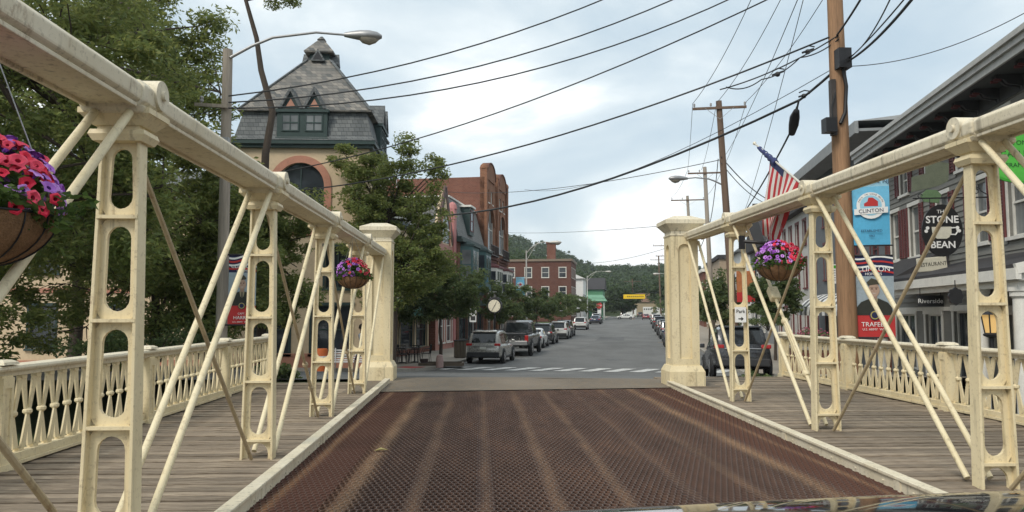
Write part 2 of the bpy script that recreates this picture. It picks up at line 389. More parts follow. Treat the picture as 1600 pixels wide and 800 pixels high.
# old dusty approach between deck and street
dz = lambda s: 0.0
def deck_end(x): return 14.85 + (x-1.0)*.10
rows = [[(x, deck_end(x) + (17.75 - deck_end(x))*u) for x in np.linspace(-2.6, 4.9, 9)] for u in np.linspace(0, 1, 5)]
struct(sheet('bridge_approach', rows, M['asphalt_old'], .010, lambda s: zst(s)))
MB().box(-5.0, 7.6, 15.7, 17.3, -4.6, -.14).build('bridge_abutment', M['concrete'])['kind'] = 'structure'

def slab(name, pts, mat, h=.13, kerb=None):
    """a raised pavement: outline points (x,y), top following the street"""
    n = len(pts); V = [(x, y, zst(x*SA+y*CA)+h) for x, y in pts] + [(x, y, zst(x*SA+y*CA)-.5) for x, y in pts]
    mb = MB(); mb.v = V; mb.f = [list(range(n))] + [[i, n+i, n+(i+1)%n, (i+1)%n] for i in range(n)]; mb.m = [0]*(n+1)
    return struct(mb.build(name, mat))
corner = [(-60, 28.4), (-20, 28.3), (-7.2, 28.5), (-5.4, 29.2), (-4.2, 30.4), (-3.2, 32.0), (-2.4, 33.8), xy(34.6, KL), ]
ks = [xy(s, KL) for s in (40, 50, 60, 75, 90, 105, 118, 130, 160, 200, 260, 330)]
bk = [xy(s, -14) for s in (330, 260, 200, 160, 130, 118, 105, 90, 75, 60, 50, 44)]
left_out = corner + ks
# split into convex-ish strips so the tops stay true
def walk_strip(name, ins, outs, mat, h):
    mb = MB()
    for i in range(len(ins)-1):
        a, b, c, d = outs[i], outs[i+1], ins[i+1], ins[i]
        P = [(p[0], p[1], zst(p[0]*SA+p[1]*CA)+h) for p in (a, b, c, d)]
        mb.quad(*P)
        mb.quad((a[0],a[1],P[0][2]), (b[0],b[1],P[1][2]), (b[0],b[1],P[1][2]-.4), (a[0],a[1],P[0][2]-.4))
    return struct(mb.build(name, mat))
def off(line, d):               # line moved sideways (to its left) by d
    o = []
    for i, p in enumerate(line):
        a = Vector(line[max(i-1,0)]); b = Vector(line[min(i+1,len(line)-1)]); t = (b-a).normalized(); o.append((p[0]-t.y*d, p[1]+t.x*d))
    return o
walk_strip('left_kerb', off(left_out, .18), left_out, M['kerb'], .13)
ins = [(-60, 34), (-20, 34), (-9, 34), (-7.5, 34), (-7, 34.5), (-6.5, 35), (-6.2, 36), xy(40, -13.6)] + [xy(s, -14.2) for s in (44, 52, 60, 75, 90, 105, 118, 130, 160, 200, 260, 330)]
walk_strip('left_pavement', ins, off(left_out, .18), M['walk'], .126)
rl = [xy(s, KR) for s in (330, 260, 200, 160, 130, 105, 90, 75, 60, 50, 44, 38, 32, 27, 22, 18.6)]
walk_strip('right_kerb', off(rl, .18), rl, M['kerb'], .13)
walk_strip('right_pavement', [xy(s, 11) for s in (330, 260, 200, 160, 130, 105, 90, 75, 60, 50, 44, 38, 32, 27, 22, 18.6)], off(rl, .18), M['walk'], .126)
# painted markings
def mark(name, corners, mat, lift=.014):
    V = [(x, y, zst(x*SA+y*CA)+lift) for x, y in corners]
    o = MB().poly(V).build(name, mat); return struct(o)
xw = thing('crosswalk', 'white ladder crosswalk painted over the asphalt before the parked cars', 'crosswalk')
for k in range(12):
    t0 = KL - .1 + k*1.1
    V = [(*xy(s, t), zst(s)+.016) for s, t in ((33.3, t0), (33.3, t0+.62), (35.5, t0+1.45), (35.5, t0+.83))]
    MB().poly(V).build('stripe', M['white_line'], xw)
for i, s in enumerate((43, 50, 58, 66, 76, 90, 104, 118)):
    for t0, m in ((KL+2.25, 'white_line'), (KR-2.55, 'yellow_line' if i % 3 == 0 else 'white_line')):
        mark('parking_mark', [xy(s, t0), xy(s, t0+.6), xy(s+.14, t0+.6), xy(s+.14, t0)], M[m])
def patch(label_pts, mat, lift): return mark('asphalt_patch', label_pts, mat, lift)
pdark = asphalt('asphalt_patch', (.094,.096,.096), .08); plight = asphalt('asphalt_worn', (.116,.118,.115), .12)
for s0, s1, t0, t1, m_ in ((47,62,.2,1.1,plight), (70,78,-3.8,-1.2,pdark), (95,112,-.5,2.0,plight)):
    mark('asphalt_patch', [xy(s0,t0), xy(s0+.2,t1), xy(s1,t1-.1), xy(s1-.3,t0+.05)], m_, .008)
for s_, t_ in ((43.5,-1.4), (58,-4.1)):
    mark('manhole_cover', [(xy(s_,t_)[0]+.36*math.cos(a), xy(s_,t_)[1]+.36*math.sin(a)) for a in np.linspace(0, 2*math.pi, 17)[:-1]], pm((.09,.085,.08), .3, 9, .5, .5, .5), .012)
mark('tactile_ramp', [(-2.95,33.0), (-2.4,34.3), (-3.35,34.8), (-3.95,33.5)], pm((.42,.05,.045), .2, 6, .8, .3), .145)
mark('stop_line', [xy(186, -8), xy(186, 3.5), xy(187.2, 3.5), xy(187.2, -8)], M['white_line'])
mark('yellow_kerb_line', [(-20,28.22),(-6.6,28.42),(-6.6,28.52),(-20,28.32)], M['yellow_line'], .137)

# ================================================================== bridge
YB0, YB1 = 1.2, 16.9            # the stretch of bridge that is built
XL, XR = -2.28, 4.43            # truss planes
PL = [1.72, 4.87, 8.02, 11.17, 14.32]; PR = [3.25, 6.43, 9.61, 12.8]
COLL, COLR = 17.3, 15.75
CZ0, CZ1 = 2.73, 2.98
def plate_hole(mb, y, th, zb, zt, wb, wt, hb, ht, mz=.05, arch=False):
    """trapezoid plate between heights zb..zt (half widths wb, wt) with a rounded slot; arch: open at the bottom"""
    def halfw(z): return wb + (wt-wb)*(z-zb)/(zt-zb)
    cz0, cz1 = zb+mz, zt-mz
    slot = []
    K = 8
    for i in range(K+1):        # top arc right->left
        a = math.pi*i/K; slot.append((ht*math.cos(a), cz1-ht+ht*math.sin(a)))
    if arch: slot += [(-hb, zb), ]; slot = [(hb, zb)] + slot
    else:
        for i in range(K+1):
            a = math.pi + math.pi*i/K; slot.append((hb*math.cos(a), cz0+hb+hb*math.sin(a)))
    cz = (zb+zt)/2; out = []
    for x, z in slot:
        if z >= cz1-ht-1e-6: ox, oz = (x/ht*halfw(zt) if abs(x) < ht*.72 else math.copysign(halfw(z+ (zt-z)*.5), x), zt if abs(x) < ht*.72 else z+(zt-z)*.5)
        elif arch and abs(z-zb) < 1e-6: ox, oz = math.copysign(wb, x), zb
        else: ox, oz = (x/hb*halfw(zb) if abs(x) < hb*.72 else math.copysign(halfw(z-(z-zb)*.5), x), zb if abs(x) < hb*.72 else z-(z-zb)*.5)
        out.append((ox, oz))
    n = len(slot); mids = mb
    for yy in (y-th/2, y+th/2):
        vs = [(x, yy, z) for x, z in slot] + [(x, yy, z) for x, z in out]
        fs = []
        for i in range(n if not arch else n-1):
            j = (i+1) % n; fs.append((i, j, n+j, n+i))
        mb.add(vs, fs)
        # corners
        for sx in (-1, 1):
            pass
    vs = [(x, y-th/2, z) for x, z in slot] + [(x, y+th/2, z) for x, z in slot]
    mb.add(vs, [(i, (i+1) % n, n+(i+1) % n, n+i) for i in range(n if not arch else n-1)])
SH = [.19, .78, 1.43, 2.07, 2.56]
def hw(z): return .165 - (.165-.125)*z/2.56
def make_post_meshes():
    mb = MB()
    for i in range(4):
        plate_hole(mb, 0, .028, SH[i], SH[i+1], hw(SH[i])-.02, hw(SH[i+1])-.02, hw(SH[i])*.56, hw(SH[i+1])*.56 if i < 3 else .062, .055)
    plate_hole(mb, 0, .028, 0.0, SH[0], hw(0)-.02, hw(SH[0])-.02, hw(0)*.62, .105, .03, True)
    for s in (-1, 1):           # side flanges, tapering
        d0, d1 = .072, .055
        mb.loft([[(s*(hw(0)-.022), -d0, 0), (s*hw(0), -d0, 0), (s*hw(0), d0, 0), (s*(hw(0)-.022), d0, 0)],
                 [(s*(hw(2.56)-.022), -d1, 2.56), (s*hw(2.56), -d1, 2.56), (s*hw(2.56), d1, 2.56), (s*(hw(2.56)-.022), d1, 2.56)]])
    post = mb.mesh('post', M['cream'])
    sh = MB()
    for z in SH[:4]: sh.box(-hw(z)+.006, hw(z)-.006, -.066, .066, z-.011, z+.011)
    shelf = sh
    shelves = []
    for z in SH[:4]:
        shelves.append(MB().box(-hw(z)+.006, hw(z)-.006, -.066, .066, z-.011, z+.011).mesh('shelf', M['cream']))
    c = MB(); 
    c.frus(0,0,2.54,2.58,.15,.10,.175,.115); c.frus(0,0,2.58,2.61,.175,.115,.165,.105); c.frus(0,0,2.61,2.635,.13,.085,.13,.085)
    c.frus(0,0,2.635,2.70,.15,.10,.215,.15); c.frus(0,0,2.70,2.735,.22,.155,.22,.155)
    return post, shelves, c.mesh('capital', M['cream'])
POSTM, SHELFM, CAPM = make_post_meshes()
chord_sec = [(-.15,0),(.15,0),(.185,.028),(.19,.115),(.155,.15),(.05,.165),(-.05,.165),(-.155,.15),(-.19,.115),(-.185,.028)]
def bevel(o, w=.006, seg=2):
    b = o.modifiers.new('bevel', 'BEVEL'); b.width = w; b.segments = seg; b.limit_method = 'ANGLE'; b.angle_limit = R(40)
    return o
def truss(label, X, posts, ycol, side, CZ0):
    """side: +1 when the road lies towards +x"""
    T = thing('bridge_truss', label, 'truss', (X, 0, 0))
    for y in posts:
        p = link('post', POSTM, T, (0, y, 0)); p.scale = (1, 1, (CZ0-.012)/2.735); bevel(p, .004)
        for m in SHELFM: link('shelf', m, p)
        link('capital', CAPM, p); 
    ends = [posts[0]-3.0] + posts + [ycol-.18]
    for a, b in zip(ends[:-1], ends[1:]):
        o = MB().ext([(x, CZ0+z) for x, z in chord_sec], 'y', a+.004, b-.004).build('top_chord', M['chord'], T); bevel(o, .012)
        lo = MB()                # recessed underside strip with its lip
        lo.box(-.165, -.135, a+.2, b-.2, CZ0-.022, CZ0+.004); lo.box(.135, .165, a+.2, b-.2, CZ0-.022, CZ0+.004)
        bevel(lo.build('chord_lip', M['chord'], T), .005)
    for y in posts:
        j = MB().ext([(x*1.10, CZ0-.012+z*1.10) for x, z in chord_sec], 'y', y-.20, y+.15)
        j.frus(0, y, CZ0-.05, CZ0-.004, .18, .17, .20, .20)
        jo = j.build('chord_joint', M['chord'], T); bevel(jo, .014)
        b = MB()
        b.tube([(-.222, y+.03, CZ0+.11), (.222, y+.03, CZ0+.11)], .098, 20); b.tube([(-.245, y+.03, CZ0+.11), (.245, y+.03, CZ0+.11)], .032, 10)
        b.build('joint_pin', M['chord'], jo, 50)
    # main diagonal rods: top of the far post to the foot of the near one, in pairs
    feet = posts; heads = posts[1:] + [ycol-.12]
    for i, (yf, yh) in enumerate(zip(feet, heads)):
        for k, dx in enumerate((-.105, .105)):
            p = Vector((dx, yh-.17, CZ0-.05)); q = Vector((dx, yf+.22, .04))
            if side < 0 and i == len(posts)-2 and dx > 0:      # the rod with a clevis and turnbuckle
                r = MB().tube([p, q], [.024, .026], 10).build('tie_rod', M['rod'], T, 40)
                t = MB().bar(p.lerp(q,.375), p.lerp(q,.435), .15, .12)
                bevel(t.build('clevis', M['rod'], r), .02)
                t = MB(); d = (q-p).normalized(); n = Vector((1,0,0)).cross(d)
                for w in (-1, 1): t.tube([p.lerp(q,.54)+n*w*.03, p.lerp(q,.58)+n*w*.05, p.lerp(q,.76)+n*w*.05, p.lerp(q,.80)+n*w*.03], .02, 8)
                t.ball(p.lerp(q,.545), .055); t.ball(p.lerp(q,.79), .055); t.ball(p.lerp(q,.9)+Vector((0,.03,.03)), .06)
                t.build('turnbuckle', M['rod'], r, 40)
            else:
                MB().tube([p, q], .027, 12).build('tie_rod', M['rod'], T, 40)
        # counter rod, thinner and dirty
        p = Vector((-.02*side, yf+.10, CZ0-.12)); q = Vector((-.02*side, yh-.16, .03))
        if i == len(posts)-1: continue
        r = MB().tube([p, q], .019, 8).build('counter_rod', M['darkrod'], T, 40)
        if side > 0 and i in (2, 3):
            t = MB(); 
            for u in (.70, .83): t.ball(p.lerp(q, u), .042, 8)
            d = (q-p).normalized(); n = Vector((1,0,0)).cross(d)
            for w in (-1, 1): t.tube([p.lerp(q,.70)+n*w*.025, p.lerp(q,.83)+n*w*.025], .013, 6)
            t.build('turnbuckle', M['darkrod'], r, 40)
    return T
truss('cream cast iron truss on the left of the rusty bridge deck', XL, PL, COLL, 1, 2.79)
truss('cream cast iron truss on the right of the rusty bridge deck', XR, PR, COLR, -1, 3.03)

def column(label, X, Y, grp=None):
    T = thing('bridge_column', label, 'column', (X, Y, 0))
    MB().frus(0,0,-.3,.30,.37,.37,.37,.37).frus(0,0,.30,.42,.37,.37,.31,.31).build('base', M['cream'], T)
    sh = MB().box(-.235,.235,-.235,.235,.42,3.10).build('shaft', M['cream'], T)
    for ang in range(4):         # raised frame round a recessed panel with a round head
        mb = MB(Matrix.Rotation(math.pi/2*ang, 4, 'Z'))
        mb.box(-.284,-.13,-.285,-.236,.42,3.10); mb.box(.13,.284,-.285,-.236,.42,3.10); mb.box(-.13,.13,-.285,-.236,.42,.56)
        pts = [(-.13, 3.10), (.13, 3.10)] + [(.13*math.cos(a), 2.80+.13*math.sin(a)) for a in np.linspace(0, math.pi, 13)]
        mb.ext(pts, 'y', -.285, -.236)
        mb.build('panel_frame', M['cream'], sh)
    c = MB().frus(0,0,3.10,3.14,.30,.30,.30,.30).frus(0,0,3.14,3.20,.275,.275,.275,.275).frus(0,0,3.20,3.34,.28,.28,.40,.40).frus(0,0,3.34,3.43,.415,.415,.415,.415).frus(0,0,3.43,3.53,.415,.415,.18,.18)
    bevel(c.build('capital', M['chord'], T), .008)
column('square panelled cream column ending the left truss', XL, COLL)
column('square panelled cream column ending the right truss', 4.24, COLR)
# kerb beams along the deck
def kerb_beam(label, X, side, y1, ang):
    T = thing('kerb_beam', label, 'beam', (X, 0, 0), R(ang)); y = YB0
    while y < y1-.5:
        b = min(y+2.6, y1); mb = MB()
        mb.ext([(0,-.06),(.02*side,-.06),(.02*side,.085),(.04*side,.085),(.04*side,.115),(-.075*side,.115),(-.075*side,.085),(0,.085)], 'y', y+.006, b-.006)
        mb.box(min(0,.05*side), max(0,.05*side), y+.006, b-.006, -.09, -.055)
        o = mb.build('beam', M['chord'], T); bevel(o, .006)
        rv = MB()
        for k in range(5): rv.ball((.022*side, y+.25+k*(b-y-.5)/4, .03), .011, 8)
        rv.build('rivet_row', M['chord'], o)
        MB().box(min(0.0,.032*side)+.0, max(0.0,.032*side), b-.05, b+.05, -.05, .083).build('splice', M['chord'], T)
        y = b
kerb_beam('cream steel kerb beam along the left edge of the deck', -1.70, 1, 16.3, .85)
kerb_beam('cream steel kerb beam along the right edge of the deck', 3.36, -1, 15.5, -1.9)

# ------------------------------------------------------------------ grated deck
deck = MB().box(-1.92, 3.97, YB0, 15.3, -.62, -.60).build('bridge_deck', M['under']); struct(deck)
def grate():
    w = .0275; P = .17; g = w/2 - .0010; x0, x1 = -1.88, 3.90; th = .0021; dep = .020
    y0 = 3.0; per = [(0, 1), (.060, 1), (.085, -1), (.145, -1)]
    V = []; Qs = []; mi = []
    ns = int((x1-x0)/w)
    npd = int((15.3-y0)/P)
    ysq = np.array([y0 + k*P + a for k in range(npd) for a, _ in per]); sg = np.array([s for k in range(npd) for _, s in per], float)
    o = 0
    for i in range(ns):
        xc = x0 + i*w; xx = xc + g*sg*(1 if i % 2 == 0 else -1)
        ymax = deck_end(xc) - .01; keep = ysq < ymax; yy = ysq[keep]; xq = xx[keep]; n = len(yy)
        top = np.zeros(n)
        a = np.stack([xq-th, yy, top], 1); b = np.stack([xq+th, yy, top], 1); c = np.stack([xq-th, yy, top-dep], 1); d = np.stack([xq+th, yy, top-dep], 1)
        V.append(np.concatenate([a, b, c, d])); k = np.arange(n-1)
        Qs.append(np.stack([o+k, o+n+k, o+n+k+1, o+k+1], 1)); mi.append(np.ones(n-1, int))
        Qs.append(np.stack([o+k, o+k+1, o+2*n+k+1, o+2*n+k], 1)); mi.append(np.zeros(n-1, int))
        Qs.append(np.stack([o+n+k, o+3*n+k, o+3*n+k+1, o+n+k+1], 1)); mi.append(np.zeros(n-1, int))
        o += 4*n
    return np_mesh('grate', np.concatenate(V), np.concatenate(Qs), [M['grate_side'], M['grate_top']], np.concatenate(mi))
gr = link('grate', grate(), deck); gr['kind'] = 'stuff'
for k in range(8):              # stringers whose dusty tops show through the mesh
    x = -1.10 + k*.575
    if x > 3.0: break
    MB().box(x-.075, x+.075, YB0, deck_end(x)-.02, -.30, -.0075).build('stringer', M['grate_bed'], deck)
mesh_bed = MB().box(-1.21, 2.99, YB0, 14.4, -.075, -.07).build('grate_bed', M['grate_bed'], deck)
for y in np.arange(2.0, 14.5, 1.56): MB().box(-1.9, 3.95, y-.09, y+.09, -.55, -.31).build('cross_beam', M['plate'], deck)
MB().box(-1.9, -1.24, YB0, 15.0-.35, -.12, -.009).build('edge_plate', M['edge_bed'], deck)
MB().box(3.01, 3.9, YB0, 15.05, -.12, -.009).build('edge_plate', M['edge_bed'], deck)

# ------------------------------------------------------------------ side walks of planks
def plank_walk(label, xa, xb, y1, y0=.9, sh=0.0):
    W = MB().box(xa+.15+max(0,sh*16), xb-.15+min(0,sh*16), y0, y1-.1, -.34, -.12).build('plank_walk', M['under']); struct(W)
    L = xb-xa; me = []
    for v in range(4):
        rr = random.Random(v+int(xa*10)); mb = MB(); n = 6; wd = .066
        rings = []
        for i in range(n+1):
            x = xa + L*i/n; e = rr.uniform(-.004,.004); z = rr.uniform(-.004,.004)
            rings.append([(x, -wd+e, -.05), (x, wd+e, -.05), (x, wd+e-.003, z-.003), (x, wd*.4, z+.002), (x, -wd*.4, z+.002), (x, -wd+e+.003, z-.003)])
        mb.loft(rings); me.append(mb.mesh('plank', M['plank']))
    y = y0; i = 0
    while y < y1:
        o = link('plank', me[i % 4] if random.random() > .3 else me[random.randrange(4)], W, (random.uniform(-.03,.03)+sh*y, y, random.uniform(-.008,.008)), (random.uniform(-.02,.02), 0, random.uniform(-.006,.006)))
        y += .1475; i += 1
    return W
plank_walk('left', -4.62, -1.82, 16.7, sh=-.0148)
plank_walk('right', 3.49, 7.2, 17.6, sh=.0331)

# ------------------------------------------------------------------ railings
def baluster_mesh():
    mb = MB(); a, z0, z1 = .112, .15, .86
    for s in (-1, 1):
        pts = [(-a*.72, z0, .044), (-.012, (z0+z1)/2, .018), (.012, (z0+z1)/2, .018), (a*.72, z1, .044)]
        for (ya, za, wa), (yb, zb, wb) in zip(pts[:-1], pts[1:]):
            ya *= s; yb *= s; x = .009*s
            mb.loft([[(x-.009, ya-wa, za), (x+.009, ya-wa, za), (x+.009, ya+wa, za), (x-.009, ya+wa, za)],
                     [(x-.009, yb-wb, zb), (x+.009, yb-wb, zb), (x+.009, yb+wb, zb), (x-.009, yb+wb, zb)]])
    mb.lathe([(.001,-.04),(.03,-.03),(.045,-.012),(.045,.012),(.03,.03),(.001,.04)], 10, (0, 0, (z0+z1)/2))
    for s in (-1, 1):
        mb.box(-.03, .03, s*a-.03, s*a+.03, z0-.02, z0+.012); mb.box(-.03, .03, s*a-.03, s*a+.03, z1-.012, z1+.02)
    return mb.mesh('baluster', M['cream'], 35)
BAL = baluster_mesh()
def railing(label, X, posts):
    T = thing('railing', label, 'railing', (X, 0, 0))
    pm_ = MB(); pm_.box(-.085,.085,-.085,.085,-.16,.90)
    for s in (-1, 1):
        pts = [(.045*math.cos(a), .74+.045*math.sin(a)) for a in np.linspace(0, math.pi, 9)]
        pm_.box(-.085,.085,s*.0-.0,.0,0,0) if False else None
        for e in (-1, 1): pm_.box(s*.0855 if s > 0 else -.10, .10 if s > 0 else -.0855, e*.085 if e < 0 else .05, -.05 if e < 0 else .085, .06, .88)
        pm_.box(.0855 if s > 0 else -.10, .10 if s > 0 else -.0855, -.05, .05, .78, .88); pm_.box(.0855 if s > 0 else -.10, .10 if s > 0 else -.0855, -.05, .05, .06, .12)
    pm_.frus(0,0,-.16,.06,.13,.13,.115,.115); pmesh = pm_.mesh('post', M['cream'])
    cap = MB().frus(0,0,1.005,1.03,.12,.12,.11,.11).frus(0,0,1.03,1.05,.11,.11,.07,.07).mesh('post_cap', M['chord'])
    for y in posts:
        p = link('post', pmesh, T, (0, y, 0)); link('post_cap', cap, p)
    for a, b in zip(posts[:-1], posts[1:]):
        t = MB().box(-.055,.055,a+.002,b-.002,.885,.94).ext([(-.10,.94),(.10,.94),(.112,.965),(.10,.99),(.04,1.0),(-.04,1.0),(-.10,.99),(-.112,.965)], 'y', a+.002, b-.002)
        bevel(t.build('top_rail', M['chord'], T), .005)
        t = MB().box(-.06,.06,a+.1,b-.1,.055,.13).box(-.085,.085,a+.1,b-.1,.018,.054)
        bevel(t.build('bottom_rail', M['cream'], T), .004)
        n = int(round((b-a-.24)/.25)); st = (b-a-.24)/n
        for k in range(n): link('baluster', BAL, T, (0, a+.12+st*(k+.5), 0))
    return T
railing('cream lattice railing along the left plank walk', -4.60, [1.2, 4.35, 7.5, 10.7, 13.9, 16.75])
railing('cream lattice railing along the right plank walk', 7.25, [2.0, 5.15, 8.3, 11.5, 14.7, 17.85])
# ================================================================== buildings
def wall_open(mb, W, z0, z1, ops, depth=.16):
    """front sheet at y=0 of a wall W wide with openings (x0,x1,z0,z1) and their reveals"""
    xs = sorted({0, W} | {o[0] for o in ops} | {o[1] for o in ops}); zs = sorted({z0, z1} | {o[2] for o in ops} | {o[3] for o in ops})
    for a, b in zip(xs[:-1], xs[1:]):
        for c, d in zip(zs[:-1], zs[1:]):
            mx_, mz = (a+b)/2, (c+d)/2
            if not any(o[0] < mx_ < o[1] and o[2] < mz < o[3] for o in ops): mb.quad((a,0,c),(b,0,c),(b,0,d),(a,0,d))
    for a, b, c, d in ops:
        mb.quad((a,0,c),(a,depth,c),(a,depth,d),(a,0,d)); mb.quad((b,0,c),(b,0,d),(b,depth,d),(b,depth,c))
        mb.quad((a,0,c),(b,0,c),(b,depth,c),(a,depth,c)); mb.quad((a,0,d),(a,depth,d),(b,depth,d),(b,0,d))
TL = Matrix.Rotation(math.pi/2, 4, 'Z'); TR = Matrix.Rotation(-math.pi/2, 4, 'Z')
def window(T_, parent, x0, x1, z0, z1, frame, pane, depth=.16, sash=True, mull=0, casing=.09, sill=True, arch=False, sillm=None):
    mb = MB(T_); f = .055; y0, y1 = depth-.075, depth-.02
    mb.box(x0,x0+f,y0,y1,z0,z1); mb.box(x1-f,x1,y0,y1,z0,z1); mb.box(x0+f,x1-f,y0,y1,z0,z0+f); mb.box(x0+f,x1-f,y0,y1,z1-f,z1)
    zm = (z0+z1)/2
    if sash: mb.box(x0+f,x1-f,y0+.012,y1,zm-.03,zm+.03)
    for i in range(mull):
        xm = x0 + (x1-x0)*(i+1)/(mull+1); mb.box(xm-.022,xm+.022,y0+.016,y1,z0+f,zm-.031 if sash else z1-f); 
        if sash: mb.box(xm-.022,xm+.022,y0+.016,y1,zm+.031,z1-f)
    if casing:
        c = casing; mb.box(x0-c,x0-.002,-.03,.01,z0-.0,z1); mb.box(x1+.002,x1+c,-.03,.01,z0,z1); mb.box(x0-c-.03,x1+c+.03,-.045,.01,z1+.002,z1+c*1.4)
    if sill: mb.box(x0-.12,x1+.12,-.09,.02,z0-.10,z0-.004)
    w = mb.build('window', frame, parent)
    for a, b in (((z0, zm), (zm, z1)) if sash else ((z0, z1),)):
        MB(T_).quad((x0,depth-.018,a),(x1,depth-.018,a),(x1,depth-.018,b),(x0,depth-.018,b)).build('pane', pane, w)
    return w
def arch_fill(mb, x0, x1, zs, y0=0.0, y1=.16, n=14):
    """spandrels that turn the top of a square opening (zs = springing) into a round arch"""
    r = (x1-x0)/2; xc = (x0+x1)/2; zt = zs+r
    P = [(xc - r*math.cos(a), zs + r*math.sin(a)) for a in np.linspace(0, math.pi, n+1)]
    for (a, za), (b, zb) in zip(P[:-1], P[1:]):
        mb.quad((a,y0,za),(b,y0,zb),(b,y0,zt),(a,y0,zt)); mb.quad((a,y0,za),(a,y1,za),(b,y1,zb),(b,y0,zb))
def arch_ring(mb, xc, zs, r0, r1, y0, y1, n=14, a0=0.0, a1=math.pi):
    ri = [[(xc-r*math.cos(a), y, zs+r*math.sin(a)) for r, y in ((r0,y0),(r1,y0),(r1,y1),(r0,y1))] for a in np.linspace(a0, a1, n+1)]
    mb.loft(ri)
def facade(T_, parent, W, z0, z1, mat, wins, frame, pane, **k):
    """wins: (x0,x1,z0,z1) or with a 5th item 'arch'"""
    mb = MB(T_); wall_open(mb, W, z0, z1, [w[:4] for w in wins])
    for w in wins:
        if len(w) > 4: arch_fill(mb, w[0], w[1], w[3]-(w[1]-w[0])/2)
    o = mb.build('wall', mat, parent)
    for w in wins: window(T_, parent, *w[:4], frame, pane if random.random() > .3 else M['pane'], **k)
    return o
def grid_wins(W, n, rowz, w, m=None):
    st = W/n; return [(st*(i+.5)-w/2, st*(i+.5)+w/2, a, b) for a, b in rowz for i in range(n)]
def Tr(x, y, z=0): return Matrix.Translation((x, y, z))

# ---- corner tower building, aligned with the bridge
tb = thing('tower_building', 'cream stucco corner building with slate mansard tower and salmon arch', 'building', (-9.9, 31.0, -1.1))
TW, TD, TZ = 5.3, 6.0, 9.35     # tower width, depth, height of the eaves over its base
wins = [(1.55,3.5,6.6,8.75,'arch'), (.7,1.7,3.6,5.3), (3.6,4.6,3.6,5.3), (.6,2.2,.95,2.9), (3.1,4.7,.95,2.9)]
mb = MB(); wall_open(mb, TW, 0, TZ, [w[:4] for w in wins]); arch_fill(mb, 1.55, 3.5, 8.75-.975)
mb.build('wall', M['stucco'], tb)
for w in wins: window(Matrix(), tb, *w[:4], M['greenpaint'], M['pane'], mull=1, casing=0 if len(w) > 4 else .09, sill=len(w) == 4)
rg = MB(); arch_ring(rg, 2.525, 7.775, .98, 1.27, -.06, .03, 18); rg.box(1.255,1.545,-.06,.03,6.2,7.77); rg.box(3.505,3.795,-.06,.03,6.2,7.77); rg.build('arch_surround', M['salmon'], tb)
MB().box(-.04,TW+.04,-.06,-.002,0,.85).box(-.05,TW+.05,-.09,-.002,.85,.97).build('plinth', M['salmon'], tb)
MB().box(-.05,TW+.05,-.07,-.002,5.75,5.95).build('string_course', M['salmon'], tb)
Tside = Tr(TW, 0) @ TL
facade(Tside, tb, TD, 0, TZ, M['stucco'], [(1.2,2.6,6.6,8.3),(3.4,4.8,6.6,8.3),(1.2,2.4,3.6,5.3),(3.6,4.8,3.6,5.3),(1.0,5.0,.5,2.9)], M['greenpaint'], M['pane'])
MB().box(0,.02,.02,TD,0,TZ).box(0,TW,TD-.02,TD,0,TZ).build('rear_wall', M['stucco'], tb)
MB().box(-.18,TW+.18,-.18,TD+.18,TZ,TZ+.14).box(-.28,TW+.28,-.28,TD+.28,TZ+.14,TZ+.30).build('cornice', M['greenpaint'], tb)
mz0, mz1 = TZ+.30, TZ+1.55
cx, cy = TW/2, TD/2
mans = MB().frus(cx, cy, mz0, mz1, TW/2+.18, TD/2+.18, TW/2-.12, TD/2-.12).build('mansard', M['slate'], tb)
MB().frus(cx, cy, mz0+.003, mz0+.16, TW/2+.30, TD/2+.30, TW/2+.20, TD/2+.20).build('skirt', M['slate'], mans)
rf = MB().frus(cx, cy, mz1, mz1+.06, TW/2+.10, TD/2+.10, TW/2+.10, TD/2+.10).frus(cx, cy, mz1+.06, mz1+3.02, TW/2+.06, TD/2+.06, .50, .50).build('roof', M['slate_brown'], tb)
for sx in (-1, 1):
    for sy in (-1, 1):
        MB().bar((cx+sx*(TW/2+.06), cy+sy*(TD/2+.06), mz1+.07), (cx+sx*.52, cy+sy*.52, mz1+3.03), .16, .05).build('hip_ridge', M['slate'], rf)
cu = MB().frus(cx, cy, mz1+2.95, mz1+3.42, .46, .46, .42, .42).build('cupola', M['greenpaint'], tb)
MB().frus(cx, cy, mz1+3.34, mz1+3.40, .64, .64, .66, .66).frus(cx, cy, mz1+3.40, mz1+4.10, .66, .66, .12, .12).frus(cx, cy, mz1+4.10, mz1+4.28, .18, .18, .04, .04).build('cupola_roof', M['slate_brown'], cu)
for q in range(4):
    Tq = Tr(cx, cy, mz1+2.90) @ Matrix.Rotation(math.pi/2*q, 4, 'Z')
    b = MB(Tq).ext([(-.30,0),(.30,0),(.30,.06),(0,.56),(-.30,.06)], 'y', -.80, -.35).build('louvre_gable', M['slate'], cu)
    MB(Tq).poly([(-.22,-.806,.05),(.22,-.806,.05),(0,-.806,.44)]).build('louvre', M['black'], b)
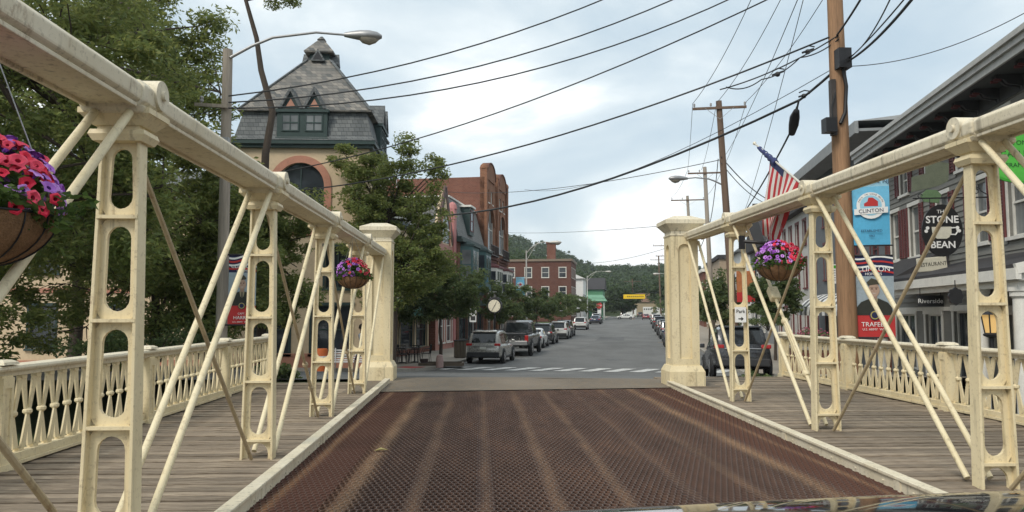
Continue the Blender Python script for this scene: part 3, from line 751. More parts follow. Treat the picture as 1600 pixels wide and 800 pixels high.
def tower_dormer(Tq, half):
    y = -half-.22
    d = MB(Tq).box(-1.02,1.02,y,y+.9,mz0+.10,mz1+.02).build('dormer', M['greenpaint'], tb)
    for s in (-1, 1):
        xm = s*.48
        w = MB(Tq); w.box(xm-.36,xm-.31,y-.03,y-.002,mz0+.36,mz1-.16); w.box(xm+.31,xm+.36,y-.03,y-.002,mz0+.36,mz1-.16)
        w.box(xm-.31,xm+.31,y-.03,y-.002,mz0+.36,mz0+.41); w.box(xm-.31,xm+.31,y-.03,y-.002,mz1-.21,mz1-.16); w.box(xm-.31,xm+.31,y-.03,y-.002,(mz0+mz1)/2+.07,(mz0+mz1)/2+.12); w.box(xm-.02,xm+.02,y-.025,y-.002,mz0+.41,mz1-.21)
        wo_ = w.build('dormer_window', M['greenpaint'], d)
        MB(Tq).quad((xm-.31,y-.006,mz0+.41),(xm+.31,y-.006,mz0+.41),(xm+.31,y-.006,mz1-.21),(xm-.31,y-.006,mz1-.21)).build('pane', M['pane_pale'], wo_)
        gmb = MB(Tq); gp = [(xm-.50,mz1+.04),(xm,mz1+.98),(xm+.50,mz1+.04)]
        gmb.loft([[(gp[0][0],y-.10,gp[0][1]),(gp[1][0],y-.10,gp[1][1]),(gp[1][0],y-.10,gp[1][1]-.22),(gp[0][0]+.12,y-.10,gp[0][1])],
                  [(gp[0][0],y+1.3,gp[0][1]),(gp[1][0],y+1.3,gp[1][1]),(gp[1][0],y+1.3,gp[1][1]-.22),(gp[0][0]+.12,y+1.3,gp[0][1])]])
        gmb.loft([[(gp[2][0],y-.10,gp[2][1]),(gp[1][0],y-.10,gp[1][1]),(gp[1][0],y-.10,gp[1][1]-.22),(gp[2][0]-.12,y-.10,gp[2][1])],
                  [(gp[2][0],y+1.3,gp[2][1]),(gp[1][0],y+1.3,gp[1][1]),(gp[1][0],y+1.3,gp[1][1]-.22),(gp[2][0]-.12,y+1.3,gp[2][1])]])
        go = gmb.build('gablet', M['slate'], d)
        MB(Tq).ext([(xm-.39,mz1+.03),(xm+.39,mz1+.03),(xm,mz1+.76)], 'y', y+.02, y+.6).build('gablet_infill', M['greenpaint'], go)
        MB(Tq).ext([(xm-.24,mz1+.05),(xm+.24,mz1+.05),(xm,mz1+.47)], 'y', y-.015, y+.018).build('gablet_panel', pm((.44,.22,.155), .2, 4), go)
        MB(Tq).box(xm-.30,xm+.30,y-.05,y-.022,mz1+.06,mz1+.12).bar((xm-.02,y-.05,mz1+.05),(xm-.02,y-.05,mz1+.7),.05,.05).build('gablet_timber', M['greenpaint'], go)
    MB(Tq).box(-1.08,1.08,y-.08,y+.3,mz1-.10,mz1+.03).box(-1.06,1.06,y-.05,y+.02,mz0+.02,mz0+.10).build('dormer_trim', M['greenpaint'], d)
tower_dormer(Tr(cx-.05, cy), TD/2); tower_dormer(Tr(cx, cy) @ TL, TW/2)
# lower wing running left behind the trees
wg = thing('stucco_wing', 'low cream stucco wing behind the left trees', 'building', (-34, 33.0, -1.2))
facade(Matrix(), wg, 24, 0, 7.2, M['stucco'], grid_wins(24, 7, [(1.2,3.0),(4.4,6.1)], 1.1), M['greenpaint'], M['pane'])
MB().box(-.1,24,-.06,-.002,0,.7).box(-.1,24,-.05,-.002,3.55,3.75).build('band', M['salmon'], wg)
MB().box(-.3,24.0,-.45,9,7.2,7.45).frus(12,4.3,7.45,9.6,12,4.6,9,.4).build('roof', M['slate'], wg)

# ---- row along the left of the street (street frame: local x towards the road, y up the street)
def shop(name, label, s0, t, z0=None): return thing(name, label, 'building', S(s0, t, zst(s0+4) if z0 is None else z0), R(-A))
def box_back(mb, W, D, z0, z1):   # the other three sides and the flat top of a left-hand block: x in -D..0, y in 0..W
    mb.quad((-D,W,z0),(0,W,z0),(0,W,z1),(-D,W,z1)); mb.quad((-D,0,z0),(-D,W,z0),(-D,W,z1),(-D,0,z1)); mb.quad((-D,0,z1),(0,0,z1),(0,W,z1),(-D,W,z1))
def side_near(mb, D, z0, z1): mb.quad((-D,0,z0),(0,0,z0),(0,0,z1),(-D,0,z1))
# cream shop with green awning between tower and arch-gabled house
b = shop('cream_shop', 'cream shop front with dark green awning behind the cafe tables', 39.6, -13.6)
facade(TL, b, 9.0, 0, 7.6, M['stucco'], [(.6,2.6,.5,2.7),(3.0,5.6,.5,2.7),(6.2,8.5,.5,2.7)] + grid_wins(9, 4, [(4.1,6.0)], 1.1), M['greenpaint'], M['pane'])
mb = MB(); box_back(mb, 9, 9, 0, 7.6); side_near(mb, 9, 0, 7.6); mb.build('side_wall', M['stucco'], b)
MB().box(-9.2,.35,-.15,9.15,7.6,7.9).build('cornice', M['greenpaint'], b)
aw = MB()
aw.loft([[(0.02,.3,3.5),(0.02,8.8,3.5),(0.02,8.8,3.44),(0.02,.3,3.44)],[(1.5,.3,2.75),(1.5,8.8,2.75),(1.5,8.8,2.69),(1.5,.3,2.69)]]); aw.box(1.47,1.5,.3,8.8,2.45,2.70)
aw.build('awning', pm((.02,.10,.075), .2, 5, .8), b)
MB(TL).box(0,9,-.10,-.002,0,.48).build('plinth', M['brick'], b)
# arch-gabled pink house
b = shop('arch_gable_house', 'narrow pink and cream house with a pointed arch gable', 48.8, -13.2)
PWd = 5.3
facade(TL, b, PWd, 0, 7.4, pm((.42,.21,.17), .2, 2), [(.8,2.3,.6,2.8),(3.0,4.5,.6,2.8),(.9,2.1,4.0,5.9),(3.1,4.3,4.0,5.9)], M['white_trim'], M['pane_pale'])
mb = MB(); box_back(mb, PWd, 9, 0, 7.4); side_near(mb, 9, 0, 7.4); mb.build('side_wall', M['brick'], b)
gm = MB(TL); gp = [(.35,7.4),(4.55,7.4),(4.1,9.0),(3.3,10.4),(2.45,11.3),(1.6,10.4),(.8,9.0)]
gm.ext(gp, 'y', 0, .3); gb = gm.build('gable', M['stucco'], b)
rm = MB(TL); arch_ring(rm, 2.45, 8.5, 1.05, 1.35, -.08, .02, 16); rm.box(1.1,1.4,-.08,.02,7.42,8.5); rm.box(3.5,3.8,-.08,.02,7.42,8.5); rm.build('gable_arch', M['salmon'], gb)
pa = MB(TL); pts = [(1.42,-.02,7.5)] + [(2.45-1.03*math.cos(a), -.02, 8.5+1.03*math.sin(a)) for a in np.linspace(0, math.pi, 13)] + [(3.48,-.02,7.5)]
pa.poly(pts); pa.build('gable_pane', M['pane_pale'], gb)
MB(TL).box(2.4,2.5,-.06,-.022,7.5,9.5).box(1.42,3.48,-.06,-.022,8.45,8.53).build('gable_mullion', M['white_trim'], gb)
pl = MB(TL).box(4.62,5.28,-.12,.35,0,10.2).lathe([(.36,0),(.36,.1),(.3,.35),(.15,.52),(.01,.58)], 12, (4.95,.12,10.2)).build('pilaster', pm((.45,.19,.18), .2, 2), b)
MB(TL).bar((2.45,.02,11.42),(4.6,.02,7.6),.5,.14,(0,1,0)).bar((2.45,.02,11.42),(.25,.02,7.6),.5,.14,(0,1,0)).build('barge_board', pm((.09,.05,.04), .2, 3), gb)
MB(TL).frus(2.45,4.5,7.4,9.6,2.4,4.2,.1,4.0).build('roof', M['slate'], b)
# mansard house with green bays
b = shop('mansard_house', 'brick house with pale slate mansard and green bay windows', 54.2, -13.0)
mb = MB(TL); wall_open(mb, 9.7, 0, 8.2, [(.6,3.0,.6,2.9),(3.6,6.2,.6,2.9),(7.0,9.1,.6,2.9)]); mb.build('wall', M['brick'], b)
for w in ((.6,3.0,.6,2.9),(3.6,6.2,.6,2.9),(7.0,9.1,.6,2.9)): window(TL, b, *w, M['greenpaint'], M['pane'], sash=False, mull=1)
mb = MB(); box_back(mb, 9.7, 9, 0, 8.2); side_near(mb, 9, 0, 8.2); mb.build('side_wall', M['brick'], b)
MB().box(-.4,.42,-.1,9.8,7.85,8.05).box(-.4,.30,-.06,9.76,8.05,8.25).build('cornice', M['greenpaint'], b)
ms = MB().loft([[(.05,0,8.25),(.05,9.7,8.25),(-8,9.7,8.25),(-8,0,8.25)],[(-.75,0,11.2),(-.75,9.7,11.2),(-8,9.7,11.2),(-8,0,11.2)]]).build('mansard', M['slate_pale'], b)
MB().box(-8.1,-.66,-.08,9.78,11.2,11.32).build('mansard_trim', M['white_trim'], ms)
for y in (4.2,):
    d = MB().box(-1.2,.12,y-.75,y+.75,8.7,10.9).build('dormer', M['greenpaint'], b)
    MB().box(-1.4,.25,y-.9,y+.9,10.9,11.05).build('dormer_roof', M['white_trim'], d)
    w = MB().box(.122,.16,y-.52,y+.52,9.0,9.08).box(.122,.16,y-.52,y+.52,10.62,10.7).box(.122,.16,y-.52,y-.44,9.08,10.62).box(.122,.16,y+.44,y+.52,9.08,10.62).box(.122,.155,y-.44,y+.44,9.8,9.87).build('dormer_window', M['maroon'], d)
    MB().quad((.125,y-.44,9.08),(.125,y+.44,9.08),(.125,y+.44,10.62),(.125,y-.44,10.62)).build('pane', M['pane'], w)
def bay(parent, y0, y1, z0, z1, out, frame, pane, roofm, ch=.45):
    P = [(0.0,y0),(out,y0+ch),(out,y1-ch),(0.0,y1)]
    o = MB().loft([[(x,y,z0) for x, y in P],[(x,y,z1) for x, y in P]]).build('bay_window', frame, parent)
    MB().loft([[(x*.1,y,z0-.5) for x, y in P],[(x,y,z0-.003) for x, y in P]]).build('bay_base', frame, o)
    MB().loft([[(x*1.15+.02,y,z1+.003) for x, y in P],[(x*1.15+.02,y,z1+.16) for x, y in P],[(x*.3,y,z1+.5) for x, y in P]]).build('bay_roof', roofm, o)
    for (xa, ya), (xb, yb) in zip(P[:-1], P[1:]):
        a = Vector((xa,ya,0)); c = Vector((xb,yb,0)); n = (c-a).cross(Vector((0,0,1))).normalized()
        if n.x < -.01: n = -n
        L = (c-a).length; k = max(1, int(round(L/.95)))
        for i in range(k):
            p = a.lerp(c, (i+.14)/k) + n*.008; q = a.lerp(c, (i+.86)/k) + n*.008; up = Vector((0,0,1)); zm = (z0+z1)/2
            MB().quad(p+up*(z0+.55), q+up*(z0+.55), q+up*(zm+.12), p+up*(zm+.12)).quad(p+up*(zm+.2), q+up*(zm+.2), q+up*(z1-.3), p+up*(z1-.3)).build('pane', pane, o)
teal = pm((.055,.115,.115), .2, 4)
bay(b, .8, 4.0, 4.5, 7.6, .85, teal, M['pane_pale'], M['greenpaint']); bay(b, 5.9, 9.0, 4.5, 7.6, .85, teal, M['pane'], M['greenpaint'])
MB(TL).box(0,9.7,-.35,-.002,3.2,3.6).build('shop_cornice', M['greenpaint'], b)
# Romanesque brick block
b = shop('romanesque_block', 'tall orange brick block with arched windows and round topped parapet', 64.0, -13.0)
BW, BH = 11.2, 14.4
facade(TL, b, BW, 0, BH, M['brick_orange'], [(.8,3.2,.5,3.0),(4.2,6.8,.5,3.0),(8.0,10.4,.5,3.0),(1.2,4.2,8.2,11.9,'arch'),(7.0,10.0,8.2,11.9,'arch'),(1.3,2.1,12.4,13.6),(3.0,3.8,12.4,13.6),(7.3,8.1,12.4,13.6),(9.0,9.8,12.4,13.6)], M['white_trim'], M['pane'], casing=0, mull=2)
mb = MB(); box_back(mb, BW, 14, 0, BH); side_near(mb, 14, 0, BH); mb.build('side_wall', M['brick'], b)
rm = MB(TL); 
for xc in (2.7, 8.5):
    arch_ring(rm, xc, 10.4, 1.52, 1.95, -.14, .03, 16)
rm.build('arch_surround', M['brick_orange'], b)
for xc, wd, hh in ((2.7,1.9,1.35),(8.5,1.9,1.35)):
    pp = MB(TL); pts = [(xc-wd, BH)] + [(xc-wd*.98*math.cos(a), BH + .25 + hh*math.sin(a)**.8) for a in np.linspace(0.02, math.pi-.02, 15)] + [(xc+wd, BH)]
    pp.ext(pts, 'y', -.1, .45); po = pp.build('round_pediment', M['brick_orange'], b)
    rr = MB(TL); rr.loft([[(xc-r*math.cos(a), y, BH+.25+hh*k*math.sin(a)**.8) for r, y, k in ((wd*.98,-.18,1.0),(wd*1.06,-.18,1.08),(wd*1.06,.5,1.08),(wd*.98,.5,1.0))] for a in np.linspace(.02, math.pi-.02, 15)]); rr.build('coping', M['brick_dark'], po)
for xc in (.32, 5.6, 10.88):
    MB(TL).box(xc-.32,xc+.32,-.22,.4,0,BH+.75).lathe([(.40,0),(.40,.12),(.34,.3),(.2,.46),(.02,.52)], 12, (xc,.09,BH+.75)).build('pier', M['brick_orange'], b)
MB(TL).box(0,BW,-.28,-.002,7.35,7.6).box(0,BW,-.16,-.002,7.1,7.35).build('string_course', M['brick_dark'], b)
for x0, x1 in ((.9,4.5),(6.7,10.3)):
    bal = MB(TL)
    bal.box(x0,x1,-.5,-.44,8.5,8.56); bal.box(x0,x1,-.5,-.04,7.62,7.7)
    for i in range(13): xx = x0+(x1-x0)*i/12; bal.box(xx-.02,xx+.02,-.49,-.45,7.7,8.5)
    bal.build('balcony_rail', M['black'], b)
for y0, y1 in ((.9,4.6),(6.6,10.3)): bay(b, y0, y1, 3.9, 6.5, .9, M['white_trim'], M['pane'], M['maroon'])
MB(TL).box(0,BW,-.5,-.002,3.1,3.4).build('shop_cornice', pm((.36,.16,.07), .2, 4), b)
an = MB(TL).tube([(-6,4,11.2),(-6,4,14.3)], .04, 6)
for dx in (-.5,0,.5): an.tube([(-6.6,4+dx*.2,13.9+dx*.5),(-5.4,4+dx*.2,13.9+dx*.5)], .025, 5)
# aerial on the roof of the mansard house
ae = thing('roof_aerial', 'thin television aerial above the mansard house roof', 'aerial', S(58, -19, 10.2), R(-A))
an = MB().tube([(0,0,0),(0,0,3.4)], .035, 6).build('mast', M['galv'], ae)
for k in range(4): MB().tube([(-.7+.1*k,0,2.5+.28*k),(.7-.1*k,0,2.5+.28*k)], .02, 5).build('rod', M['galv'], ae)
# further blocks
def plain_block(name, label, s0, t, W, D, H_, mat, rowz, nW, nD, frame, pane=None, ww=1.3, roof=None, left=True, z0=None, trim=None, mat2=None):
    b = thing(name, label, 'building', S(s0, t, zst(s0+3) if z0 is None else z0), R(-A))
    pane = pane or M['pane']
    if left:
        facade(TL, b, W, 0, H_, mat, grid_wins(W, nW, rowz, ww), frame, pane)
        facade(Tr(-D, 0), b, D, 0, H_, mat, grid_wins(D, nD, rowz, ww), frame, pane)
        mb = MB(); box_back(mb, W, D, 0, H_); mb.build('rear_wall', mat, b)
    else:
        facade(Tr(0, W) @ TR, b, W, 0, H_, mat, grid_wins(W, nW, rowz, ww), frame, pane)
        facade(Matrix(), b, D, 0, H_, mat2 or mat, grid_wins(D, nD, rowz, ww), frame, pane)
        mb = MB(); mb.quad((0,W,0),(0,W,H_),(D,W,H_),(D,W,0)); mb.quad((D,0,0),(D,W,0),(D,W,H_),(D,0,H_)); mb.quad((0,0,H_),(D,0,H_),(D,W,H_),(0,W,H_)); mb.build('rear_wall', mat, b)
    xa, xb = (-D, 0) if left else (0, D)
    if trim: MB().box(xa-.25,xb+.25,-.25,W+.25,H_,H_+.45).build('cornice', trim, b)
    if roof:
        hgt, rm_, axis = roof
        r = MB()
        if axis == 's': r.ext([(xa-.5,H_),(xb+.5,H_),((xa+xb)/2,H_+hgt)], 'y', -.5, W+.5)
        else: r.ext([(-.5,H_),(W+.5,H_),(W/2,H_+hgt)], 'x', xa-.5, xb+.5)
        r.build('roof', rm_, b)
    return b
plain_block('cream_block', 'low cream flat roofed building before the red brick one', 92, -17.5, 9, 12, 7.2, pm((.44,.36,.23), .15, 2), [(1,3),(4.2,5.8)], 3, 3, M['white_trim'], ww=1.2, trim=M['roofdark'])
b5 = plain_block('red_brick_block', 'three storey dark red brick building with chimney', 152, -13, 12, 14, 12.2, M['brick_dark'], [(1.2,3.2),(5.0,7.0),(8.9,10.9)], 4, 4, M['white_trim'], ww=1.4, trim=pm((.20,.15,.11), .2, 3))
MB().box(-5.4,-3.6,4,5.4,12.65,16.2).box(-5.6,-3.4,3.8,5.6,16.2,16.5).build('chimney', M['brick'], b5)
plain_block('white_shop', 'white building with pale gable beyond the red brick block', 172, -12, 10, 9, 9.5, M['white_paint'], [(1,3),(4,5.8)], 3, 2, M['greenpaint'], roof=(2.2, M['white_paint'], 's'))
b7 = plain_block('green_house', 'green gabled house with dark roof far down the street', 193, -8.5, 12, 12, 7.6, pm((.10,.26,.15), .15, 2), [(1,3),(4,6)], 3, 3, M['white_trim'], roof=(3.2, M['roofdark'], 't'))
MB().box(-8,.8,-3.2,-.02,4.3,4.6).frus(-3.6,-1.6,4.6,6.2,4.8,1.9,3.6,.3).build('porch_roof', pm((.16,.33,.22), .15, 2), b7)
for x in (-7.4,-4,-.4,.4): MB().box(x-.1,x+.1,-2.9,-2.7,0,4.3).build('porch_post', M['white_trim'], b7)
g_ = plain_block('garage_building', 'low tan building with white garage doors closing the street', 285, -6, 12, 18, 5.2, pm((.36,.29,.19), .15, 2), [(1.2,2.4)], 2, 2, M['white_trim'], left=False, roof=(3.4, pm((.16,.085,.05), .2, 2), 't'))
for x in (2.2, 8.2, 13.2):
    d = MB().box(x,x+3.6,-.12,-.02,0.1,3.4).build('garage_door', M['white_paint'], g_)
    for i in range(4): MB().box(x+.3+i*.8,x+.8+i*.8,-.14,-.122,2.3,2.8).build('pane', M['pane'], d)

# ---- right-hand side
SB0 = 13.0
sb = thing('clapboard_building', 'grey clapboard restaurant building with maroon shutters and deep eaves', 'building', S(SB0, 10.0, -1.05), R(-A))
SW = 32.4 - SB0; SH_ = 8.75        # length along the street, wall height over base
TRb = Tr(0, SW) @ TR              # wall local x runs from the far end (s=32.4) back towards the camera
def sx(s): return 32.4 - s
ops = []
for s in (15.6, 17.6, 19.7, 21.8, 24.0, 26.7, 29.3, 31.4): ops.append((sx(s)-.48, sx(s)+.48, 4.6, 6.45))
for s in (16.5, 19.7, 22.4, 25.0, 27.6, 30.2): ops.append((sx(s)-.42, sx(s)+.42, 7.0, 8.1))
mb = MB(TRb); wall_open(mb, SW, 0, SH_, ops + [(sx(26.2), sx(24.4), .2, 2.6), (sx(28.6), sx(27.2), .1, 2.5), (sx(31.6), sx(29.6), .5, 2.5), (sx(22.6), sx(20.6), .5, 2.5), (sx(18.4), sx(16.6), .1, 2.5)])
wl = mb.build('wall', M['clap'], sb)
for o in ops:
    window(TRb, sb, *o, M['white_trim'], M['pane_pale'], mull=1 if o[2] > 6.5 else 0, casing=.1)
    w = .36
    for a, b_ in ((o[0]-.12-w, o[0]-.12), (o[1]+.12, o[1]+.12+w)):
        sh = MB(TRb).box(a, a+.05, -.075, -.03, o[2], o[3]).box(b_-.05, b_, -.075, -.03, o[2], o[3])
        nl = int((o[3]-o[2])/.09)
        for i in range(nl): zz = o[2]+(i+.5)*(o[3]-o[2])/nl; sh.box(a+.05, b_-.05, -.062, -.032, zz-.03, zz+.03)
        sh.build('shutter', M['maroon'], sb)
for a, b_, c, d in ((sx(26.2), sx(24.4), .2, 2.6), (sx(28.6), sx(27.2), .1, 2.5), (sx(31.6), sx(29.6), .5, 2.5), (sx(22.6), sx(20.6), .5, 2.5), (sx(18.4), sx(16.6), .1, 2.5)):
    window(TRb, sb, a, b_, c, d, M['white_trim'], M['pane'], sash=False, mull=1, sill=False, casing=.14)
# clapboards, course by course, cut round the windows
rows_ = np.arange(2.75, SH_-.12, .185); blockers = [(o[0]-.11, o[1]+.11, o[2]-.11, o[3]+.15) for o in ops]
for z in rows_:
    cuts = sorted((o[0], o[1]) for o in blockers if o[2] < z+.17 and o[3] > z+.02); x = .0; segs = []
    for a, b_ in cuts:
        if a > x+.06: segs.append((x, a))
        x = max(x, b_)
    if x < SW-.06: segs.append((x, SW))
    for a, b_ in segs:
        j = random.uniform(-.004, .004)
        MB(TRb).ext([(-.034+j, z), (-.004, z+.183), (-.001, z+.183), (-.001, z)], 'x', a+.002, b_-.002).build('clapboard', M['clap'], wl)
# eaves: soffit, three-step fascia, brackets, frieze
ev = MB().box(-.95, 12, -.4, SW+.5, SH_+.0, SH_+.06).build('soffit', pm((.085,.095,.097), .2, 3), sb)
MB().box(-1.02,-.95,-.45,SW+.55,SH_-.05,SH_+.14).box(-1.10,-.95,-.5,SW+.6,SH_+.14,SH_+.30).box(-1.18,-.95,-.52,SW+.62,SH_+.30,SH_+.44).build('fascia', pm((.42,.42,.40), .2, 4), sb)
MB().box(-.06,-.036,0,SW,SH_-.42,SH_-.003).build('frieze', pm((.06,.062,.062), .2, 3), sb)
for i in range(15):
    y = .6 + i*SW/15.3
    for dy in (-.09, .09):
        MB().ext([(-.70,SH_-.004),(-.70,SH_-.10),(-.5,SH_-.14),(-.42,SH_-.24),(-.28,SH_-.28),(-.1,SH_-.30),(-.062,SH_-.4),(-.062,SH_-.004)], 'y', y+dy-.045, y+dy+.045).build('bracket', pm((.05,.052,.055), .2, 4), sb)
        MB().box(-.73,-.56,y+dy-.035,y+dy+.035,SH_-.17,SH_-.105).build('bracket_tip', M['maroon'], sb)
MB().loft([[(-1.18,-.52,SH_+.44),(12,-.52,SH_+.44),(12,SW+.62,SH_+.44),(-1.18,SW+.62,SH_+.44)],[(3,1,SH_+1.7),(9,1,SH_+1.7),(9,SW-1,SH_+1.7),(3,SW-1,SH_+1.7)]]).build('roof', M['roofdark'], sb)
MB().box(.02,12,.0,.02,0,SH_).box(.02,12,SW-.02,SW,0,SH_).box(11.98,12,.02,SW-.02,0,SH_).build('side_wall', M['clap'], sb)
MB(TRb).box(0,SW,-.05,-.002,2.62,2.75).build('belt_board', M['white_trim'], sb)
# lean-to porch
PY0, PY1 = 3.0, 12.2
pr = MB().loft([[(-.04,PY0,4.14),(-.04,PY1,4.14),(-.04,PY1,4.02),(-.04,PY0,4.02)],[(-2.75,PY0,3.50),(-2.75,PY1,3.50),(-2.75,PY1,3.38),(-2.75,PY0,3.38)]]).build('porch_roof', M['roofdark'], sb)
MB().bar((-.04,PY0-.06,4.05),(-2.78,PY0-.06,3.40),.10,.20,(0,0,1)).box(-2.80,-2.70,PY0-.1,PY1,3.20,3.42).box(-2.72,-.05,PY0+.0,PY0+.12,3.18,3.40).box(-2.66,-2.47,PY0+.15,PY1-.1,3.06,3.20).build('porch_trim', M['white_trim'], pr)
MB().poly([(-2.6,PY0+.06,3.40),(-.05,PY0+.06,3.40),(-.05,PY0+.06,3.98)]).build('porch_gable', pm((.16,.16,.14), .2, 3), pr)
MB().box(-2.6,-.05,PY0+.2,PY1-.1,-.3,.12).build('porch_floor', M['concrete'], sb)
for y in (PY0+.3, 5.15, PY1-.3):
    MB().lathe([(.20,.12),(.20,.26),(.155,.3),(.15,1.5),(.14,2.83),(.19,2.88),(.19,2.96),(.22,2.98),(.22,3.06)], 16, (-2.55,y,0)).build('porch_column', M['white_trim'], sb, 40)
MB().box(-1.9,-.04,SW-6.2,SW-2.2,3.45,3.6).loft([[(-1.95,SW-6.3,3.6),(-.04,SW-6.3,3.6),(-.04,SW-2.1,3.6),(-1.95,SW-2.1,3.6)],[(-.3,SW-6.0,4.5),(-.04,SW-6.0,4.5),(-.04,SW-2.4,4.5),(-.3,SW-2.4,4.5)]]).build('entrance_hood', M['roofdark'], sb)

b = plain_block('brick_gabled_shop', 'slate grey building with brick end wall past the clapboard restaurant', 33.4, 10.2, 14, 11, 10.2, pm((.13,.14,.15), .2, 3), [(1,3),(4.4,6.3),(7.3,9.0)], 5, 2, M['maroon'], ww=1.0, left=False, mat2=M['brick'])
MB().box(-.95,11,-.2,14.4,10.2,10.32).box(-1.1,-.95,-.3,14.5,10.1,10.62).loft([[(-1.1,-.3,10.62),(11,-.3,10.62),(11,14.5,10.62),(-1.1,14.5,10.62)],[(4,0,11.2),(7,0,11.2),(7,14,11.2),(4,14,11.2)]]).build('roof', pm((.25,.26,.26), .2, 3), b)
MB(Tr(0,14) @ TR).box(0,14,-.03,-.004,3.4,10.1).build('cladding', pm((.20,.21,.21), .2, 3), b) if False else None
b = plain_block('white_maroon_house', 'white clapboard house with maroon window frames behind the flag', 48.2, 10.4, 11, 10, 9.0, pm((.50,.49,.46), .15, 2), [(1,3),(4.2,6.0),(6.9,8.4)], 5, 3, M['maroon'], ww=.9, left=False, roof=(3.0, M['roofdark'], 't'))
aw = MB()
nst = 18
awt = thing('striped_awning', 'grey and white striped awning over the shop before the white house', 'awning', S(34.0, 10.15, 1.55), R(-A))
for i in range(nst):
    y0, y1 = i*.55, (i+1)*.55
    mb = MB(); P = [(0,.95),(-.5,.85),(-.95,.6),(-1.3,.25),(-1.35,0),(-1.35,-.18)]
    mb.loft([[(x,y0+.003,z) for x, z in P],[(x,y1-.003,z) for x, z in P]], cap=False, closed=False)
    o = mb.build('stripe', M['white_paint'] if i % 2 else pm((.12,.125,.13), .2, 5, .8), awt)
    so = o.modifiers.new('thick', 'SOLIDIFY'); so.thickness = .02
plain_block('grey_gable_house', 'grey house with dark steep gable further up the right side', 62, 10.5, 11, 9, 8.0, pm((.24,.25,.26), .15, 2), [(1,3),(4.2,6.0)], 4, 3, M['white_trim'], ww=.95, left=False, roof=(4.0, M['roofdark'], 't'))
plain_block('white_gable_house', 'white gabled house beyond the right bridge column', 76, 10.0, 10, 9, 8.4, M['white_paint'], [(1,3),(4.2,6.0)], 4, 3, M['greenpaint'], ww=.95, left=False, roof=(3.6, M['slate'], 's'))
plain_block('tan_shop_block', 'tan flat roofed shop block behind the right poles', 90, 9.5, 18, 10, 8.6, pm((.36,.28,.2), .15, 2), [(1,3),(4.4,6.4)], 6, 3, M['white_trim'], left=False, trim=M['roofdark'])
plain_block('brick_shop_block', 'distant brick shop block on the right of the street', 112, 9.5, 24, 10, 8.0, M['brick'], [(1,3),(4.4,6.4)], 8, 3, M['white_trim'], left=False, trim=M['white_trim'])
# ================================================================== trees
def leaf_cloud(centers, radii, n_each, L, W, rng, droop=.35, flat=.6):
    """rhombic leaves scattered round clump centres -> verts, quads"""
    C = np.repeat(np.asarray(centers), n_each, 0); Rr = np.repeat(np.asarray(radii), n_each)[:, None]
    d = rng.normal(size=C.shape); d /= np.linalg.norm(d, axis=1)[:, None]
    rad = rng.random(len(C))[:, None]**.5
    P = C + d*rad*Rr*np.array([1, 1, flat])
    ax = rng.normal(size=C.shape); ax[:, 2] = ax[:, 2]*.5 - droop; ax += d*.5; ax /= np.linalg.norm(ax, axis=1)[:, None]
    sd = np.cross(ax, rng.normal(size=C.shape)); sd /= np.linalg.norm(sd, axis=1)[:, None]
    l = (L*rng.uniform(.6, 1.3, len(C)))[:, None]; w = (W*rng.uniform(.6, 1.3, len(C)))[:, None]
    V = np.stack([P - ax*l*.5, P + sd*w*.5, P + ax*l*.5, P - sd*w*.5], 1).reshape(-1, 3)
    return V, np.arange(len(V)).reshape(-1, 4)
def tree(name, label, trunk, tr, ells, leaf, L, W, per, rc, group=None, bark='bark', seed=1, cat='tree', twigs=True):
    """trunk: world points; ells: crown ellipsoids (centre, radii, number of clumps)"""
    rng = np.random.default_rng(seed); base = Vector(trunk[0]); T = thing(name, label, cat, base, 0, group)
    tp = [Vector(p) - base for p in trunk]
    tm = MB(); n = len(tp); tm.tube(tp, [tr*(1-.72*i/(n-1)) for i in range(n)], 9)
    Cs, Rs = [], []
    for c, r, k in ells:
        c = np.array(c) - np.array(base); r = np.array(r)
        hub = min(tp[1:], key=lambda p: (p-Vector(c)).length) if n > 1 else tp[0]
        nl = max(3, k//9); limbs = []
        for i in range(nl):          # limbs from the trunk into the crown
            d = rng.normal(size=3); d /= np.linalg.norm(d); e_ = Vector(c + d*r*rng.uniform(.45, .85))
            m_ = hub.lerp(e_, .5) + Vector(rng.normal(size=3)*.12*float(r.mean())); limbs += [hub, m_, e_]
            if twigs: tm.tube([hub, m_, e_], [tr*.32, tr*.2, tr*.07], 5)
        for i in range(k):
            d = rng.normal(size=3); d /= np.linalg.norm(d); p = c + d*r*(rng.random()**.42); 
            Cs.append(p); Rs.append(rc*rng.uniform(.55, 1.35))
            if twigs and i % 2 == 0:
                q = min(limbs, key=lambda v: (v-Vector(p)).length); tm.tube([q, q.lerp(Vector(p), .5)+Vector(rng.normal(size=3)*.1), Vector(p)], [tr*.09, tr*.06, tr*.025], 4, False)
    tm.build('trunk', M[bark], T, 50)
    V, Q = leaf_cloud(Cs, Rs, per, L, W, rng); o = link('crown', np_mesh('crown', V, Q, M[leaf]), T)
    return T
def gz(x, y): return float(ground_z(np.array([x]), np.array([y]))[0])
def V3(p): return np.array([p.x, p.y, p.z])
tree('locust_tree', 'big dark locust tree filling the upper left corner', [(-11.6,14.6,-1.5),(-11.2,14.8,1.5),(-10.8,15,4),(-10.2,15.2,7)], .26,
     [((-10.6,15.3,6.2),(4.1,3.0,4.0),230), ((-7.9,16.4,6.6),(1.6,1.6,3.0),60), ((-7.6,16.6,4.0),(1.3,1.3,1.6),34), (V3(at(235,40,20.5)),(2.0,1.3,1.9),50), (V3(at(300,170,20.5)),(1.1,1.0,1.8),34)], 'leaf', .165, .058, 180, .56, 'locust trees on the left bank', seed=11)
